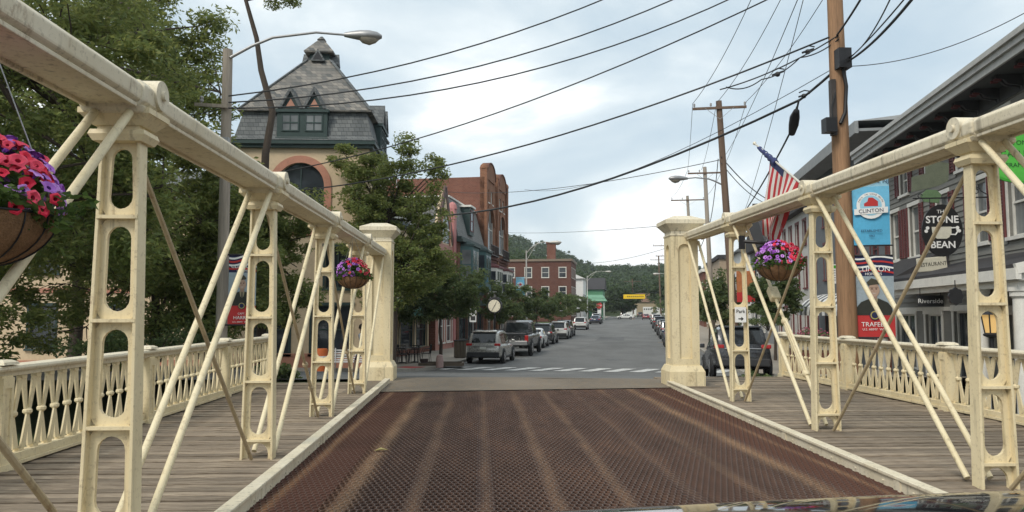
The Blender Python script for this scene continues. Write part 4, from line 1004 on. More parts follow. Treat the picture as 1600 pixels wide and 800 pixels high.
tree('locust_tree', 'locust tree behind the left railing below the top chord', [(-8.9,21,-1.4),(-8.8,21,1),(-8.9,21.1,3),(-8.7,21.2,5)], .17,
     [((-9.8,21,3.0),(3.4,2.4,3.0),180), ((-6.9,22,2.6),(1.5,1.2,2.1),60), (V3(at(330,330,21)),(1.3,1.0,1.7),50), (V3(at(310,470,21)),(1.4,1.0,1.2),40)], 'leaf', .17, .06, 180, .56, 'locust trees on the left bank', seed=12)
tree('locust_tree', 'locust tree at the far left edge with a cream wall behind', [(-15.5,18.5,-1.5),(-15.3,18.5,2),(-15,18.6,5)], .2,
     [((-14.6,18.6,4.2),(3.4,2.6,3.8),170), ((-12.4,18.0,1.2),(2.2,1.6,1.5),50)], 'leaf', .17, .06, 170, .56, 'locust trees on the left bank', seed=13)
pts = [at(408,560,24.5), at(410,400,24.5), at(415,240,24.5), at(426,175,24.5), at(408,110,24.5), at(401,60,24.5), at(384,0,24.5), at(378,-90,24.5)]
tree('locust_tree', 'slender dark tree with a winding trunk crossing the slate tower', [(pts[0].x,pts[0].y,-1.2)] + [tuple(p) for p in pts], .17,
     [(V3(at(392,-95,24.5)),(1.7,1.4,1.5),26), (V3(at(440,-18,24.3)),(.75,.6,.8),12), (V3(at(400,345,24)),(1.3,1.0,1.9),48), (V3(at(455,345,24.5)),(1.1,.8,1.1),34), (V3(at(430,440,24.5)),(1.5,.9,1.4),46)], 'leaf', .15, .055, 190, .42, 'locust trees on the left bank', seed=14)
c_ = at(130,190,25.5)
tree('shade_tree', 'tall shade tree closing the gaps behind the left locust trees', [(c_.x,c_.y,-1.3),(c_.x+.1,c_.y,2),(c_.x-.1,c_.y,5),(c_.x,c_.y,8)], .24, [(V3(c_),(4.0,1.8,5.6),230)], 'leaf', .23, .10, 110, .75, seed=19)
p0 = at(612,575,29.5)
tree('locust_tree', 'bushy bright green tree right of the tower, behind the left column', [(p0.x,29.5,-1.0),(p0.x+.1,29.5,1.2),(p0.x,29.6,3.2),(p0.x-.2,29.6,5.2)], .15,
     [(V3(at(622,395,29.5)),(2.15,1.6,2.4),150), (V3(at(590,295,29.5)),(1.4,1.1,1.4),60), (V3(at(530,245,30)),(.75,.6,.45),9), (V3(at(575,260,29.5)),(.6,.5,.8),12), (V3(at(637,235,29.5)),(.38,.38,.8),10), (V3(at(683,270,29.5)),(.45,.4,.9),12), (V3(at(660,330,29.5)),(1.0,.9,1.0),26), (V3(at(560,350,29)),(1.0,.8,1.5),40), (V3(at(680,400,29.6)),(.8,.8,1.3),24)], 'leaf', .16, .062, 125, .40, seed=15)
p0 = at(688,566,36)
tree('street_tree', 'young pavement tree with a thin bare trunk before the grey car', [(p0.x,36,zst(36)),(p0.x+.03,36,zst(36)+1.2),(p0.x-.05,36,.6),(p0.x,36,2.2)], .10,
     [(V3(at(702,455,36)),(1.9,1.6,1.3),90), (V3(at(652,470,35.5)),(1.3,1.0,1.0),40)], 'leaf_street', .15, .075, 150, .42, seed=16)
pos = [(57,-10.4,1.9,'bushy dark tree beside the street clock'), (66,-10.2,1.8,'second dark pavement tree past the street clock'), (78,-10.3,2.1,'dark pavement tree under the blue banner lamp'),
       (90,-10.2,2.1,'pavement tree just beyond the blue banner lamp'), (104,-10.2,2.2,'round dark tree before the red brick block'), (119,-10.2,2.2,'tree in front of the red brick block corner'), (138,-10.2,2.3,'street tree before the white gabled building'), (158,-10.0,2.5,'last street tree before the green house')]
for i, (s, t, r, lb) in enumerate(pos):
    b = S(s, t, zst(s)+.1); k = 2.2
    tree('street_tree', lb, [b, b+Vector((.03,0,1.0)), b+Vector((0,.05,2.0)), b+Vector((0,0,3.2))], .09, [((b.x,b.y,b.z+3.2),(r,r,1.75),60)], 'leaf_street', .24, .13, 80, .5, 'street trees along the left pavement', seed=30+i, twigs=i < 3)
pos = [(42,7.2,1.2,'small tree behind the right truss past the dark parked car'), (55,6.0,1.7,'tree seen between the right column and its tie rods'), (68,6.2,1.8,'leafy tree on the right pavement behind the column'), (150,7.0,3.2,'rounded tree at the far right of the street'), (205,7.0,3.6,'far right tree next to the garage building')]
for i, (s, t, r, lb) in enumerate(pos):
    b = S(s, t, zst(s)+.1)
    tree('street_tree', lb, [b, b+Vector((.03,0,1.0)), b+Vector((0,.05,2.0)), b+Vector((0,0,3.2))], .09, [((b.x,b.y,b.z+3.4),(r,r,r*1.15),60)], 'leaf_street', .24, .13, 80, .5, 'street trees along the right pavement', seed=50+i, twigs=i < 3)
for i, (s, t, r, h, lb) in enumerate([(178,-30,6.5,18,'tall tree behind the orange brick block roofline'), (185,-22,6,15.5,'broad tree above the cream flat roof'), (182,-38,7,20,'highest tree of the clump behind the brick block'), (205,-17.5,5,13,'tree rising behind the red brick chimney'), (215,-4,5,9,'dark tree beyond the green house by the banner'), (235,9,6,12,'broad tree right of the garage building')]):
    p = S(s, t); z = gz(p.x, p.y) if t < -15 else zst(s); z = min(z, 3)
    tree('background_tree', lb, [(p.x,p.y,z),(p.x,p.y,z+h*.4),(p.x,p.y,z+h*.7)], .35, [((p.x,p.y,z+h*.62),(r,r,h*.40),110)], 'leaf_far', .75, .45, 60, 1.5, 'trees behind the left houses' if i < 4 else 'trees closing the street', seed=70+i, twigs=False)
# wood on the hillside beyond the town
rng = np.random.default_rng(5); Cs = []; Rs = []
for i in range(1500):
    s = rng.uniform(250, 640); t = rng.uniform(-150, 130) if i % 3 else rng.uniform(-40, 30)
    if abs(t) < 13 and s < 300: continue
    p = S(s, t); z = gz(p.x, p.y); h = rng.uniform(9, 15)
    for k in range(9):
        d = rng.normal(size=3); d /= np.linalg.norm(d); Cs.append((p.x+d[0]*4, p.y+d[1]*4, z+h*.6+d[2]*h*.38)); Rs.append(rng.uniform(1.4, 2.6))
Vv, Qq = leaf_cloud(Cs, Rs, 26, 1.3, .9, rng); wd = link('distant_wood', np_mesh('distant_wood', Vv, Qq, M['leaf_far']))
tag(wd, 'wooded hillside closing the view beyond the town', 'wood'); wd['kind'] = 'stuff'
# shrubs and flower beds on the right, by the end of the plank walk
def shrub(label, x, y, z, r, n, mat='leaf_street', seed=1, grp=None):
    T = thing('shrub', label, 'shrub', (x, y, z), 0, grp); rng = np.random.default_rng(seed)
    cs = [(rng.normal()*r*.5, rng.normal()*r*.5, r*.55+rng.normal()*r*.2) for _ in range(n)]
    V, Q = leaf_cloud(cs, [r*.35]*n, 90, .09, .05, rng); link('foliage', np_mesh('foliage', V, Q, M[mat]), T)
    mb = MB()
    for c in cs[:8]: mb.tube([(0,0,-.1),(c[0]*.5,c[1]*.5,c[2]*.5),c], [.02,.014,.006], 5)
    mb.build('stem', M['bark'], T)
for i, (px, py, Y, r, lb) in enumerate([(1195,598,20.5,.55,'low green shrub right of the dark parked car'), (1216,598,19.6,.45,'shrub at the end post of the right railing'), (1180,590,23,.5,'shrub on the kerb behind the right truss'), (240,545,18.5,.9,'bushy shrub behind the left railing'), (320,540,19.5,.8,'shrub below the left honour banner'), (170,548,17,.8,'shrub behind the near left railing posts'), (435,575,17.6,.42,'small shrub by the end of the left railing'), (1200,500,31,.7,'shrub under the right hanging basket')]):
    p = at(px, py, Y); shrub(lb, p.x, p.y, p.z-.35, r, 16, seed=90+i)
# ================================================================== poles, lamps and wires
def pole(name, label, p0, p1, r0, r1, mat, cat='pole'):
    T = thing(name, label, cat, p0); MB().tube([(0,0,0), p1-p0], [r0, r1], 14).build('shaft', M[mat], T, 60); return T
def insul(T, p):
    MB().lathe([(.018,0),(.018,.05),(.05,.06),(.055,.1),(.035,.12),(.05,.14),(.05,.17),(.02,.2)], 8, p).build('insulator', pm((.35,.34,.33), .1, 5, .25), T)
def crossarm(T, z, half, ang, brace=True, off=0.0, y=.16):
    Mx = Matrix.Rotation(ang, 4, 'Z'); p = Mx @ Vector((-half+off, -y, z)); q = Mx @ Vector((half+off, -y, z))
    a = MB().bar(p, q, .10, .11).build('crossarm', M['pole_brown'], T)
    for u in (.03, .5 if half < .9 else .34, .97): insul(a, p.lerp(q, u) + Vector((0,0,.055)))
    if brace:
        b = MB()
        for s in (-.45, .45): b.bar(Mx @ Vector((s*half*1.2, -y-.06, z)), Mx @ Vector((0, -y-.06, z-.55)), .03, .015)
        b.build('brace', M['galv'], T)
    return p, q
def cobra(T, p, q, rise, size=1.0, mat='galv', headmat='galv'):
    """bracket arm from p on the pole to the head at q"""
    p = Vector(p); q = Vector(q); d = q-p; m1 = p + d*.35 + Vector((0,0,rise)); m2 = p + d*.72 + Vector((0,0,rise*.75))
    a = MB().tube([p, p.lerp(m1,.5)+Vector((0,0,rise*.12)), m1, m2, q], [.04,.038,.034,.03,.028], 8).build('arm', M[mat], T, 60)
    h = d.copy(); h.z = 0; h.normalize(); s = size; sd_ = Vector((-h.y, h.x, 0)); up = Vector((0,0,1))
    rings = []
    for u, w, top, bot in ((-.10,.05,.05,-.04),(.05,.075,.09,-.07),(.25,.13,.12,-.10),(.45,.16,.12,-.11),(.62,.13,.09,-.09),(.72,.05,.03,-.04)):
        c = q + h*u*s; rings.append([c + sd_*w*s*math.cos(a_) + up*s*(top if math.sin(a_) > 0 else -bot)*math.sin(a_) for a_ in np.linspace(0, 2*math.pi, 13)[:-1]])
    hd = MB().loft(rings).build('lamp_head', M[headmat], T, 50)
    ln = []
    for u, w, z in ((.22,.09,-.09),(.30,.12,-.17),(.45,.135,-.21),(.58,.10,-.16),(.66,.05,-.08)):
        c = q + h*u*s; ln.append([c + sd_*w*s*math.cos(a_) + up*s*(z if math.sin(a_) < 0 else -.05)*abs(math.sin(a_)) for a_ in np.linspace(0, 2*math.pi, 13)[:-1]])
    MB().loft(ln).build('lens', M['lens'], hd, 50)
# left lamp pole
a, b_ = at(346,520,18.2), at(356,78,18.2); dn = (a-b_).normalized()
T = pole('lamp_pole', 'weathered wooden pole with long cobra lamp arm, left of the tower', a + dn*1.6, b_, .138, .115, 'pole_grey'); o = T.location
cobra(T, at(360,90,18.1)-o, at(545,55,18.3)-o, .30, 1.12)
pc = at(352,165,18.1)-o; MB().bar(pc+Vector((-.75,.1,.05)), pc+Vector((.1,-.1,-.05)), .07, .08).build('crossarm', M['pole_grey'], T); insul(T, pc+Vector((-.6,.1,.06)))
MB().box(-.08,.08,-.26,-.14,0,.5).build('meter_box', M['galv'], T).location = at(356,250,18.2)-o
BP0 = at(1325,520,19.5); BP1 = at(1304,-10,19.5); ddir = (BP1-BP0).normalized()
BPb = BP0 - ddir*((BP0.z+1.1)/ddir.z); BPt = BP0 + ddir*((12.6-BP0.z)/ddir.z)
T = pole('utility_pole', 'thick orange brown wooden utility pole beside the blue banner', BPb, BPt, .255, .185, 'pole_wood'); o = T.location
bpa = crossarm(T, 12.2+1.1, 1.25, R(-35), y=.24); bpa = [p+o for p in bpa]
def onbp(z, dx=0, dy=-.24): p = BP0 + ddir*((z-BP0.z)/ddir.z); return p + Vector((dx, dy, 0))
zA, zB, zC = at(1300,60,19.5).z, at(1300,105,19.5).z, at(1300,200,19.5).z
MB().box(-.2,.14,-.18,.12,-.25,.28).build('splice_box', M['black'], T).location = onbp(zB+.12, .05)-o
MB().box(-.06,.06,-.1,.08,-1.1,.4).build('conduit', pm((.06,.05,.045), .3, 4), T).location = onbp(at(1300,150,19.5).z, -.22, -.1)-o
MB().box(-.17,.13,-.15,.15,-.19,.19).build('junction_box', M['black'], T).location = onbp(zC-.0, -.38)-o
cb = MB().tube([onbp(zB,.02)-o, onbp(zB-.6,.1)-o, onbp(zB-1.3,.04)-o, onbp(zB-1.6,-.1)-o], .05, 8).build('cable_loop', M['black'], T, 60)
cb = MB().tube([onbp(zC+.9,-.2)-o, onbp(zC+.5,-.32)-o, onbp(zC+.1,-.3)-o], .015, 6).build('cable_loop', M['wire'], T, 60)
def street_pole(label, px0, py0, px1, py1, s, r, arms, mat='pole_brown', zb=None):
    a = ats(px0, py0, s); b = ats(px1, py1, s); d = (b-a).normalized(); zb = zst(s) if zb is None else zb
    base = a - d*((a.z-zb)/d.z); T = pole('utility_pole', label, base, b, r*1.15, r*.8, mat); out = []
    for py, half in arms:
        c = ats(px1, py, s); q = crossarm(T, c.z-base.z, half, R(-A), off=c.x-b.x); Tm = Vector(base); k = d*((c.z-base.z)/d.z)
        out.append(tuple(p + Tm + Vector((k.x, k.y, 0)) for p in q))
        for ch in T.children:
            if ch.name.startswith(('crossarm', 'brace')) and not ch.get('moved'): ch.location = (k.x, k.y, 0); ch['moved'] = 1
    for ch in T.children:
        if 'moved' in ch: del ch['moved']
    return T, base, b, out
P2, P2b, P2t, P2a = street_pole('brown utility pole with one crossarm rising behind the right chord', 1135, 330, 1123, 158, 36, .17, [(170, 1.22)])
cobra(P2, ats(1127,288,36)-P2.location, ats(1071,279,35.6)-P2.location, .16, 1.1)
P3, P3b, P3t, P3a = street_pole('utility pole just left of the tall right pole, second in line', 1105, 340, 1101, 261, 57, .17, [(271, 1.25)], 'pole_grey')
P4, P4b, P4t, P4a = street_pole('shorter crossarm pole above the right column capital', 1076, 340, 1074, 306, 75, .17, [(313, 1.6)], 'pole_grey')
P5, P5b, P5t, P5a = street_pole('dark far pole with two crossarms left of the right column', 1042, 440, 1039, 380, 128, .2, [(384, 2.0), (400, 1.6)])
P6, P6b, P6t, P6a = street_pole('farthest pole at the end of the right side line', 1031, 450, 1029, 400, 185, .2, [(406, 2.0)])
P7, P7b, P7t, P7a = street_pole('far pole in front of the wooded hill by the yellow banner', 989, 470, 988, 436, 215, .2, [(440, 2.4)])
# steel lamp posts down the street
def steel_lamp(label, s, t, zt, reach, rise, left=True):
    b = S(s, t, zst(s)+.12); T = thing('street_lamp', label, 'street lamp', b, R(-A), 'steel lamps down the street'); h = zt-b.z
    MB().lathe([(.16,0),(.16,.5),(.10,.55),(.06,h*.93),(.05,h*.93)], 10).build('post', M['galv_pale'], T, 50)
    sg = 1 if left else -1
    cobra(T, (0,0,h*.90), (sg*reach,0,h+rise*.2), rise, 1.3, 'galv_pale', 'galv_pale')
    MB().tube([(0,0,h*.82), (sg*reach*.25,0,h*.93), (sg*reach*.5,0,h+rise*.5)], .025, 6).build('stay', M['galv_pale'], T)
    return T
steel_lamp('steel lamp carrying the blue banner on the left pavement', 68, -9.9, 7.8, 2.3, .45)
steel_lamp('steel lamp before the green house', 140, -9.0, 9.0, 3.5, .5)
steel_lamp('steel lamp reaching over the far right parked cars', 118, 5.4, 7.4, 2.0, .4, False)

def wire(label, pts, r, sag, n=18, grp='overhead wires'):
    P = [Vector(p) for p in pts]; path = []
    for i, (a, b) in enumerate(zip(P[:-1], P[1:])):
        sg = sag[i] if hasattr(sag, '__len__') else sag
        for k in range(n):
            u = k/n; path.append(a.lerp(b, u) - Vector((0,0,4*sg*u*(1-u))))
    path.append(P[-1]); base = path[0]
    o = MB().tube([p-base for p in path], r, 6).build('overhead_wire', M['wire'], None, 60); o.location = base
    return tag(o, label, 'wire', grp)
L0 = [at(357,y,18.0) for y in (150,160,169)]
bt = lambda py: at(1296, py, 19.3)
wire('uppermost of three wires crossing the tower roof', [L0[0], bt(-185)], .018, 1.02)
wire('middle of three wires crossing the tower roof', [L0[1], bt(-128)], .018, 1.10)
wire('lowest of three wires crossing the tower roof', [L0[2], bt(-82)], .018, 1.12)
wire('wire rising from the tower arch to the top of the thick pole', [at(420,272,30), bt(-48)], .022, .75)
wire('wire running from the left tree to the thick pole cable bundle', [at(440,300,30.5), bt(58)], .026, .75)
wire('thickest low cable swooping from the brick houses to the thick pole', [at(570,330,46), at(1250,156,22.5), onbp(zB)], .042, [1.5, .02])
wire('thin wire between the thick cables on the right', [at(820,296,60), onbp(zB+.02)], .012, 1.2)
wire('thin wire from the brick block to the brown pole', [ats(700,300,64), ats(1124,250,36)], .018, .6)
wire('thin wire across the sky low over the street', [ats(780,363,110), ats(1045,352,60)], .02, .3)
wire('cable from the red brick block to the far dark pole', [ats(905,412,150), ats(1040,388,128)], .03, .6)
wire('distribution cable lashed above the thick one near the pole', [at(1125,140,22), onbp(zA,-.05)], .02, .16)
wire('looping cable slack on the thick pole bundle', [at(1135,136,22), at(1190,124,21), at(1250,90,20.2), onbp(zA-.1,-.05)], .018, [.15,.12,.1])
for k, (lb, a, b, c) in enumerate((('left street wire between the right hand poles', 0, 0, bpa[0]), ('right street wire between the right hand poles', 1, 1, bpa[1]))):
    up = Vector((0,0,.25))
    wire(lb, [P4a[0][a]+up, P3a[0][a]+up, P2a[0][a]+up, c+up], .012, [.35,.3,.5])
mid = lambda ab, u: ab[0].lerp(ab[1], u) + Vector((0,0,.25))
wire('middle street wire climbing from the brown pole out of the picture', [mid(P3a[0],.4), mid(P2a[0],.45), mid(bpa,.4)], .012, [.3,.5])
wire('fourth street wire passing right of the brown pole', [ats(1128,250,57), at(1246,0,19.5), at(1270,-70,18)], .012, [.4,.05])
wire('near street wire slanting down behind the flag', [at(1255,0,18), at(1180,280,30), at(1163,330,40)], .010, [.1,.05])
wire('heavy cable with splice case dropping behind the flag', [at(1248,157,22.3), at(1240,196,22.8), at(1212,250,27), at(1160,335,45)], .03, [0,.02,.1])
wire('pair cable from the brown pole to the white house, upper', [P2t+Vector((0,-.2,-2.7)), ats(1215,318,47)], .025, .35)
wire('pair cable from the brown pole to the white house, lower', [P2t+Vector((0,-.2,-3.0)), ats(1213,322,47)], .02, .45)
wire('service drop hanging down the brown pole', [P2t+Vector((-.15,-.2,-2.8)), ats(1110,345,44), ats(1092,392,50)], .02, [.3,.1])
wire('cable leaving the thick pole to the upper right, lowest', [onbp(zB+.1,.2), at(1432,-10,13)], .030, .12)
wire('cable leaving the thick pole to the upper right, middle', [onbp(zB+.15,.2), at(1420,-10,13)], .016, .05)
wire('cable leaving the thick pole to the upper right, steepest', [onbp(zB+.2,.2), at(1395,-10,13)], .014, .2)
wire('thick bundle rising past the pole to the picture top', [onbp(zA,-.1), at(1350,-10,16)], .026, .03)
wire('long thin wire from the thick pole over the clapboard roof', [onbp(zB-.05,.2), at(1640,-2,16)], .011, .35)
wire('low cable from the left trees to the left pole', [at(250,178,22), at(352,168,18)], .014, .1)
sp = thing('splice_case', 'black splice case hanging on the cable above the flag', 'cable box', at(1240,195,22.7))
d_ = (at(1212,250,27)-at(1240,196,22.8)).normalized()
MB().tube([-d_*.45+Vector((.03,0,.3)), -d_*.2+Vector((.01,0,.18)), Vector((0,0,0)), d_*.3+Vector((-.02,0,-.2))], [.09,.15,.15,.1], 10).build('case', M['black'], sp, 50)
MB().tube([-d_*.5+Vector((.04,0,.42)), -d_*.45+Vector((.03,0,.28))], [.03,.06], 8).build('clamp', M['black'], sp)
# little ties where cables are lashed
for i, (px, py, Y, lb) in enumerate(((1262,81,20.6,'cable clamp bundle nearest the thick pole'), (1215,116,21,'small cable clamp left of the thick pole'), (1256,150,22.2,'cable clamp above the splice case'))):
    t = thing('cable_clamp', lb, 'clamp', at(px,py,Y), 0, 'cable clamps'); MB().ball((0,0,0), .08, 8).bar((-.16,0,-.03),(.18,0,.09),.05,.05).build('body', M['black'], t)
    MB().tube([(-.15,0,.1),(0,-.05,.16),(.2,0,.15)], .02, 6).build('jumper', M['black'], t)

# ================================================================== lettering and signs
def text(body, size, mat, parent, loc, rot=(R(90),0,0), name='lettering', align='CENTER', ext=.002, sx=1.0, bold=.0):
    cu = bpy.data.curves.new('t', 'FONT'); cu.body = body; cu.size = size; cu.align_x = align; cu.align_y = 'CENTER'; cu.extrude = ext; cu.offset = bold; cu.resolution_u = 3
    ob = bpy.data.objects.new('t', cu); me = bpy.data.meshes.new_from_object(ob); bpy.data.objects.remove(ob); bpy.data.curves.remove(cu)
    me.name = name; me.materials.clear(); me.materials.append(mat)
    o = link(name, me, parent, loc, rot); o.scale = (sx, 1, 1); return o
navy = pm((.015,.02,.07), .1, 9, .7, 0); skyblue = pm((.10,.42,.66), .15, 2, .75, .05); paleblue = pm((.32,.58,.72), .15, 2, .75, .05); redp = pm((.48,.035,.035), .12, 4, .75, 0); whitep = pm((.80,.80,.78), .06, 4, .7, 0)
def disc(mb, x, z, r, y, n=24, sx=1): return mb.poly([(x+sx*r*math.cos(a), y, z+r*math.sin(a)) for a in np.linspace(2*math.pi, 0, n+1)[:-1]])
def mill_banner(label, loc, rz, W, Hh, full=True):
    T = thing('town_banner', label, 'banner', loc, rz)
    mb = MB(); K = 12
    pts = [[(x, .03*math.sin(5*z/Hh+1)*math.sin(3*x/W), z) for x in np.linspace(-W/2, W/2, 7)] for z in np.linspace(0, Hh, K+1)]
    n = 7; vs = [p for r in pts for p in r]; f = [(i*n+j, i*n+j+1, (i+1)*n+j+1, (i+1)*n+j) for i in range(K) for j in range(n-1)]
    lo = [q for q in f if q[0]//n < K*.42]; 
    c = MB(); c.v = vs; c.k = 0
    for q in f: c.f.append(list(q)); c.m.append(0 if q[0]//n < 6 else 1 if q[0]//n < 10 else 2)
    cl = c.build('cloth', [skyblue, pm((.16,.48,.70), .15, 2, .75, .05), paleblue], T); so = cl.modifiers.new('thick', 'SOLIDIFY'); so.thickness = .006
    MB().tube([(-W/2-.15,0,Hh+.01),(W/2+.05,0,Hh+.01)], .02, 8).build('rod', M['black'], T); MB().tube([(-W/2-.15,0,-.01),(W/2+.05,0,-.01)], .02, 8).build('rod', M['black'], T)
    y = -.05; k = W/.9
    em = disc(MB(), 0, Hh*.56, .34*k, y).build('emblem', whitep, T)
    disc(MB(), 0, Hh*.56, .26*k, y-.004).build('emblem_field', paleblue, em)
    m_ = MB().poly([(-.16*k,y-.008,Hh*.56-.02*k),(.17*k,y-.008,Hh*.56-.02*k),(.17*k,y-.008,Hh*.56+.10*k),(.05*k,y-.008,Hh*.56+.20*k),(-.05*k,y-.008,Hh*.56+.20*k),(-.08*k,y-.008,Hh*.56+.10*k),(-.16*k,y-.008,Hh*.56+.05*k)]).build('mill', redp, em)
    rb = MB().poly([(-.40*k,y-.012,Hh*.56-.24*k),(.40*k,y-.012,Hh*.56-.19*k),(.40*k,y-.012,Hh*.56-.04*k),(-.40*k,y-.012,Hh*.56-.09*k)]).build('ribbon', whitep, T)
    text('CLINTON', .135*k, navy, rb, (0,y-.018,Hh*.56-.14*k), (R(90),R(-3),0))
    if full:
        text('CLINTON, NJ', .15*k, navy, T, (0,y,Hh*.90)); text('ESTABLISHED', .085*k, navy, T, (0,y,Hh*.20)); text('1865', .075*k, navy, T, (0,y,Hh*.13))
        s_ = 'FALL IN LOVE WITH'
        for i, ch in enumerate(s_):
            a = R(160 - 140*i/(len(s_)-1)); text(ch, .055*k, navy, em, (.295*k*math.cos(a), y-.004, Hh*.56+.295*k*math.sin(a)), (R(90), -(a-R(90)), 0))
    return T
def honour_banner(label, loc, rz, W, Hh, lines, right=True):
    T = thing('honour_banner', label, 'banner', loc, rz)
    c = MB()
    for i, (z0, z1) in enumerate(((0,.27),(.27,.75),(.75,1.0))):
        c.k = i; c.quad((-W/2,0,z0*Hh),(W/2,0,z0*Hh),(W/2,0,z1*Hh),(-W/2,0,z1*Hh))
    cl = c.build('cloth', [redp, pm((.30,.36,.40), .25, 2, .75, 0), navy], T); so = cl.modifiers.new('thick', 'SOLIDIFY'); so.thickness = .006
    for i in range(4):           # waving stripes at the head
        z = Hh*(.985-.05*i); P = [(x, z + .035*math.sin(x/W*6+.6)-(.02*i if x > 0 else 0)) for x in np.linspace(-W/2, W/2, 11)]
        b = MB()
        for (xa, za), (xb, zb) in zip(P[:-1], P[1:]): b.quad((xa,-.012,za-.045),(xb,-.012,zb-.045),(xb,-.012,zb),(xa,-.012,za))
        b.build('stripe', redp if i % 2 else whitep, cl)
    y = -.012; zc = Hh*.50; k = W/.9
    dark = pm((.03,.032,.026), .2, 5, .8, 0); skin = pm((.42,.29,.22), .12, 5, .8, 0)
    po = MB().poly([(-.40*k,y,Hh*.272),(.40*k,y,Hh*.272),(.39*k,y,Hh*.36),(.30*k,y,Hh*.425),(.10*k,y,Hh*.475),(-.10*k,y,Hh*.475),(-.30*k,y,Hh*.43),(-.39*k,y,Hh*.37)]).build('portrait', dark, cl)
    MB().poly([(-.085*k,y-.003,Hh*.475),(.085*k,y-.003,Hh*.475),(.05*k,y-.003,Hh*.40),(-.05*k,y-.003,Hh*.40)]).build('collar', pm((.30,.26,.17), .1, 5, .8, 0), po)
    MB().poly([(-.022*k,y-.005,Hh*.47),(.022*k,y-.005,Hh*.47),(.03*k,y-.005,Hh*.385),(-.03*k,y-.005,Hh*.385)]).build('tie', pm((.10,.085,.06), .1, 5, .8, 0), po)
    MB().poly([(-.06*k,y-.004,Hh*.47),(.06*k,y-.004,Hh*.47),(.07*k,y-.004,Hh*.54),(-.07*k,y-.004,Hh*.54)]).build('neck', pm((.33,.22,.165), .12, 5, .8, 0), po)
    disc(MB(), 0, Hh*.580, .165*k, y-.006, sx=.76).build('face', skin, po)
    MB().poly([(-.13*k,y-.009,Hh*.635),(.11*k,y-.009,Hh*.650),(.135*k,y-.009,Hh*.665),(.06*k,y-.009,Hh*.705),(-.05*k,y-.009,Hh*.725),(-.16*k,y-.009,Hh*.675)]).build('cap', pm((.06,.055,.038), .2, 5, .8, 0), po)
    feat = pm((.12,.065,.05), .1, 5, .8, 0)
    for xx in (-.045, .05):
        disc(MB(), xx*k, Hh*.592, .016*k, y-.009, 10, 1.5).build('eye', feat, po); MB().quad(((xx-.035)*k,y-.009,Hh*.607),((xx+.035)*k,y-.009,Hh*.607),((xx+.035)*k,y-.009,Hh*.612),((xx-.035)*k,y-.009,Hh*.612)).build('brow', feat, po)
    MB().poly([(-.005*k,y-.009,Hh*.59),(.012*k,y-.009,Hh*.56),(-.018*k,y-.009,Hh*.56)]).build('nose', pm((.33,.21,.16), .1, 5, .8, 0), po)
    MB().poly([(-.055*k,y-.009,Hh*.543),(0,y-.009,Hh*.533),(.055*k,y-.009,Hh*.543),(0,y-.009,Hh*.541)]).build('mouth', pm((.55,.5,.47), .1, 5, .8, 0), po)
    se = disc(MB(), 0, Hh*.27, .12*k, y-.010).build('seal', navy, T); disc(MB(), 0, Hh*.27, .10*k, y-.013).build('seal_ring', pm((.42,.34,.10), .1, 5, .7, 0), se); disc(MB(), 0, Hh*.27, .075*k, y-.016).build('seal_field', navy, se)
    text('CLINTON', .17*k, whitep, T, (0,-.022,Hh*.835)); text('HONORS', .09*k, whitep, T, (0,-.022,Hh*.775))
    for i, (l, s) in enumerate(lines): text(l, s*k, whitep, T, (0,-.022,Hh*(.155-.06*i)))
    MB().tube([(-W/2-.15,0,Hh+.01),(W/2,0,Hh+.01)], .02, 8).build('rod', M['black'], T); MB().tube([(-W/2-.15,0,-.01),(W/2,0,-.01)], .02, 8).build('rod', M['black'], T)
    return T
p = at(1362,383,19.3); mill_banner('blue town banner with a red mill on the thick wooden pole', p, R(-14), .93, 1.86)
p = at(1368,527,19.3); honour_banner('honour banner with a soldier portrait below the blue banner', p, R(-14), .98, 2.12, [('TRAFEEN', .15), ('U.S. ARMY  WWII', .075)])
p = at(377,507,17.95); honour_banner('honour banner on the left pole behind the left truss', p, R(6), .62, 1.62, [('CAPT.', .09), ('HARRIS', .16), ('U.S. ARMY  WWII', .075)])
p = S(67.9, -10.45, 1.5+ (489-462)/1180*68); mill_banner('small blue banner on the steel lamp of the left pavement', p, R(-A), .8, 1.7, True)

# oval coffee sign, plate beneath, gallery sign, building-shaped board
T = thing('oval_sign', 'black oval hanging sign with a white coffee cup', 'sign', ats(1472,360,23.1), R(-A+2)); rr = .56
ov = [(rr*.97*math.cos(a), 0, .745*math.sin(a)) for a in np.linspace(0, 2*math.pi, 37)[:-1]]
bo = MB().loft([[(x,-.03,z) for x, _, z in ov],[(x,.03,z) for x, _, z in ov]]).build('board', pm((.016,.016,.017), .2, 6, .5, .05), T)
text('THE', .15, whitep, T, (0,-.034,.53)); text('STONE', .285, whitep, T, (0,-.034,.30), sx=.98, bold=.006); text('BEAN', .27, whitep, T, (0,-.034,-.42), bold=.006)
cp = MB().poly([(-.29,-.036,.10),(.24,-.036,.10),(.235,-.036,-.08),(.17,-.036,-.20),(.10,-.036,-.24),(-.15,-.036,-.24),(-.22,-.036,-.19),(-.28,-.036,-.06)]).build('cup', pm((.62,.60,.5), .15, 9, .7, .1), T)
hd = MB(); hd.tube([(.22,-.037,.06),(.36,-.037,.07),(.40,-.037,-.04),(.34,-.037,-.13),(.21,-.037,-.12)], .022, 6); hd.build('cup_handle', whitep, T)
for xx in (-.44, -.40, .44, .40):
    disc(MB(), xx, .02 + (.05 if abs(xx) < .42 else -.04), .05, -.0365, 12).build('coffee_bean', whitep, T)
br = MB().bar((-.75,0,.93),(1.35,0,.93),.035,.035).build('bracket', M['black'], T)
sc = MB()
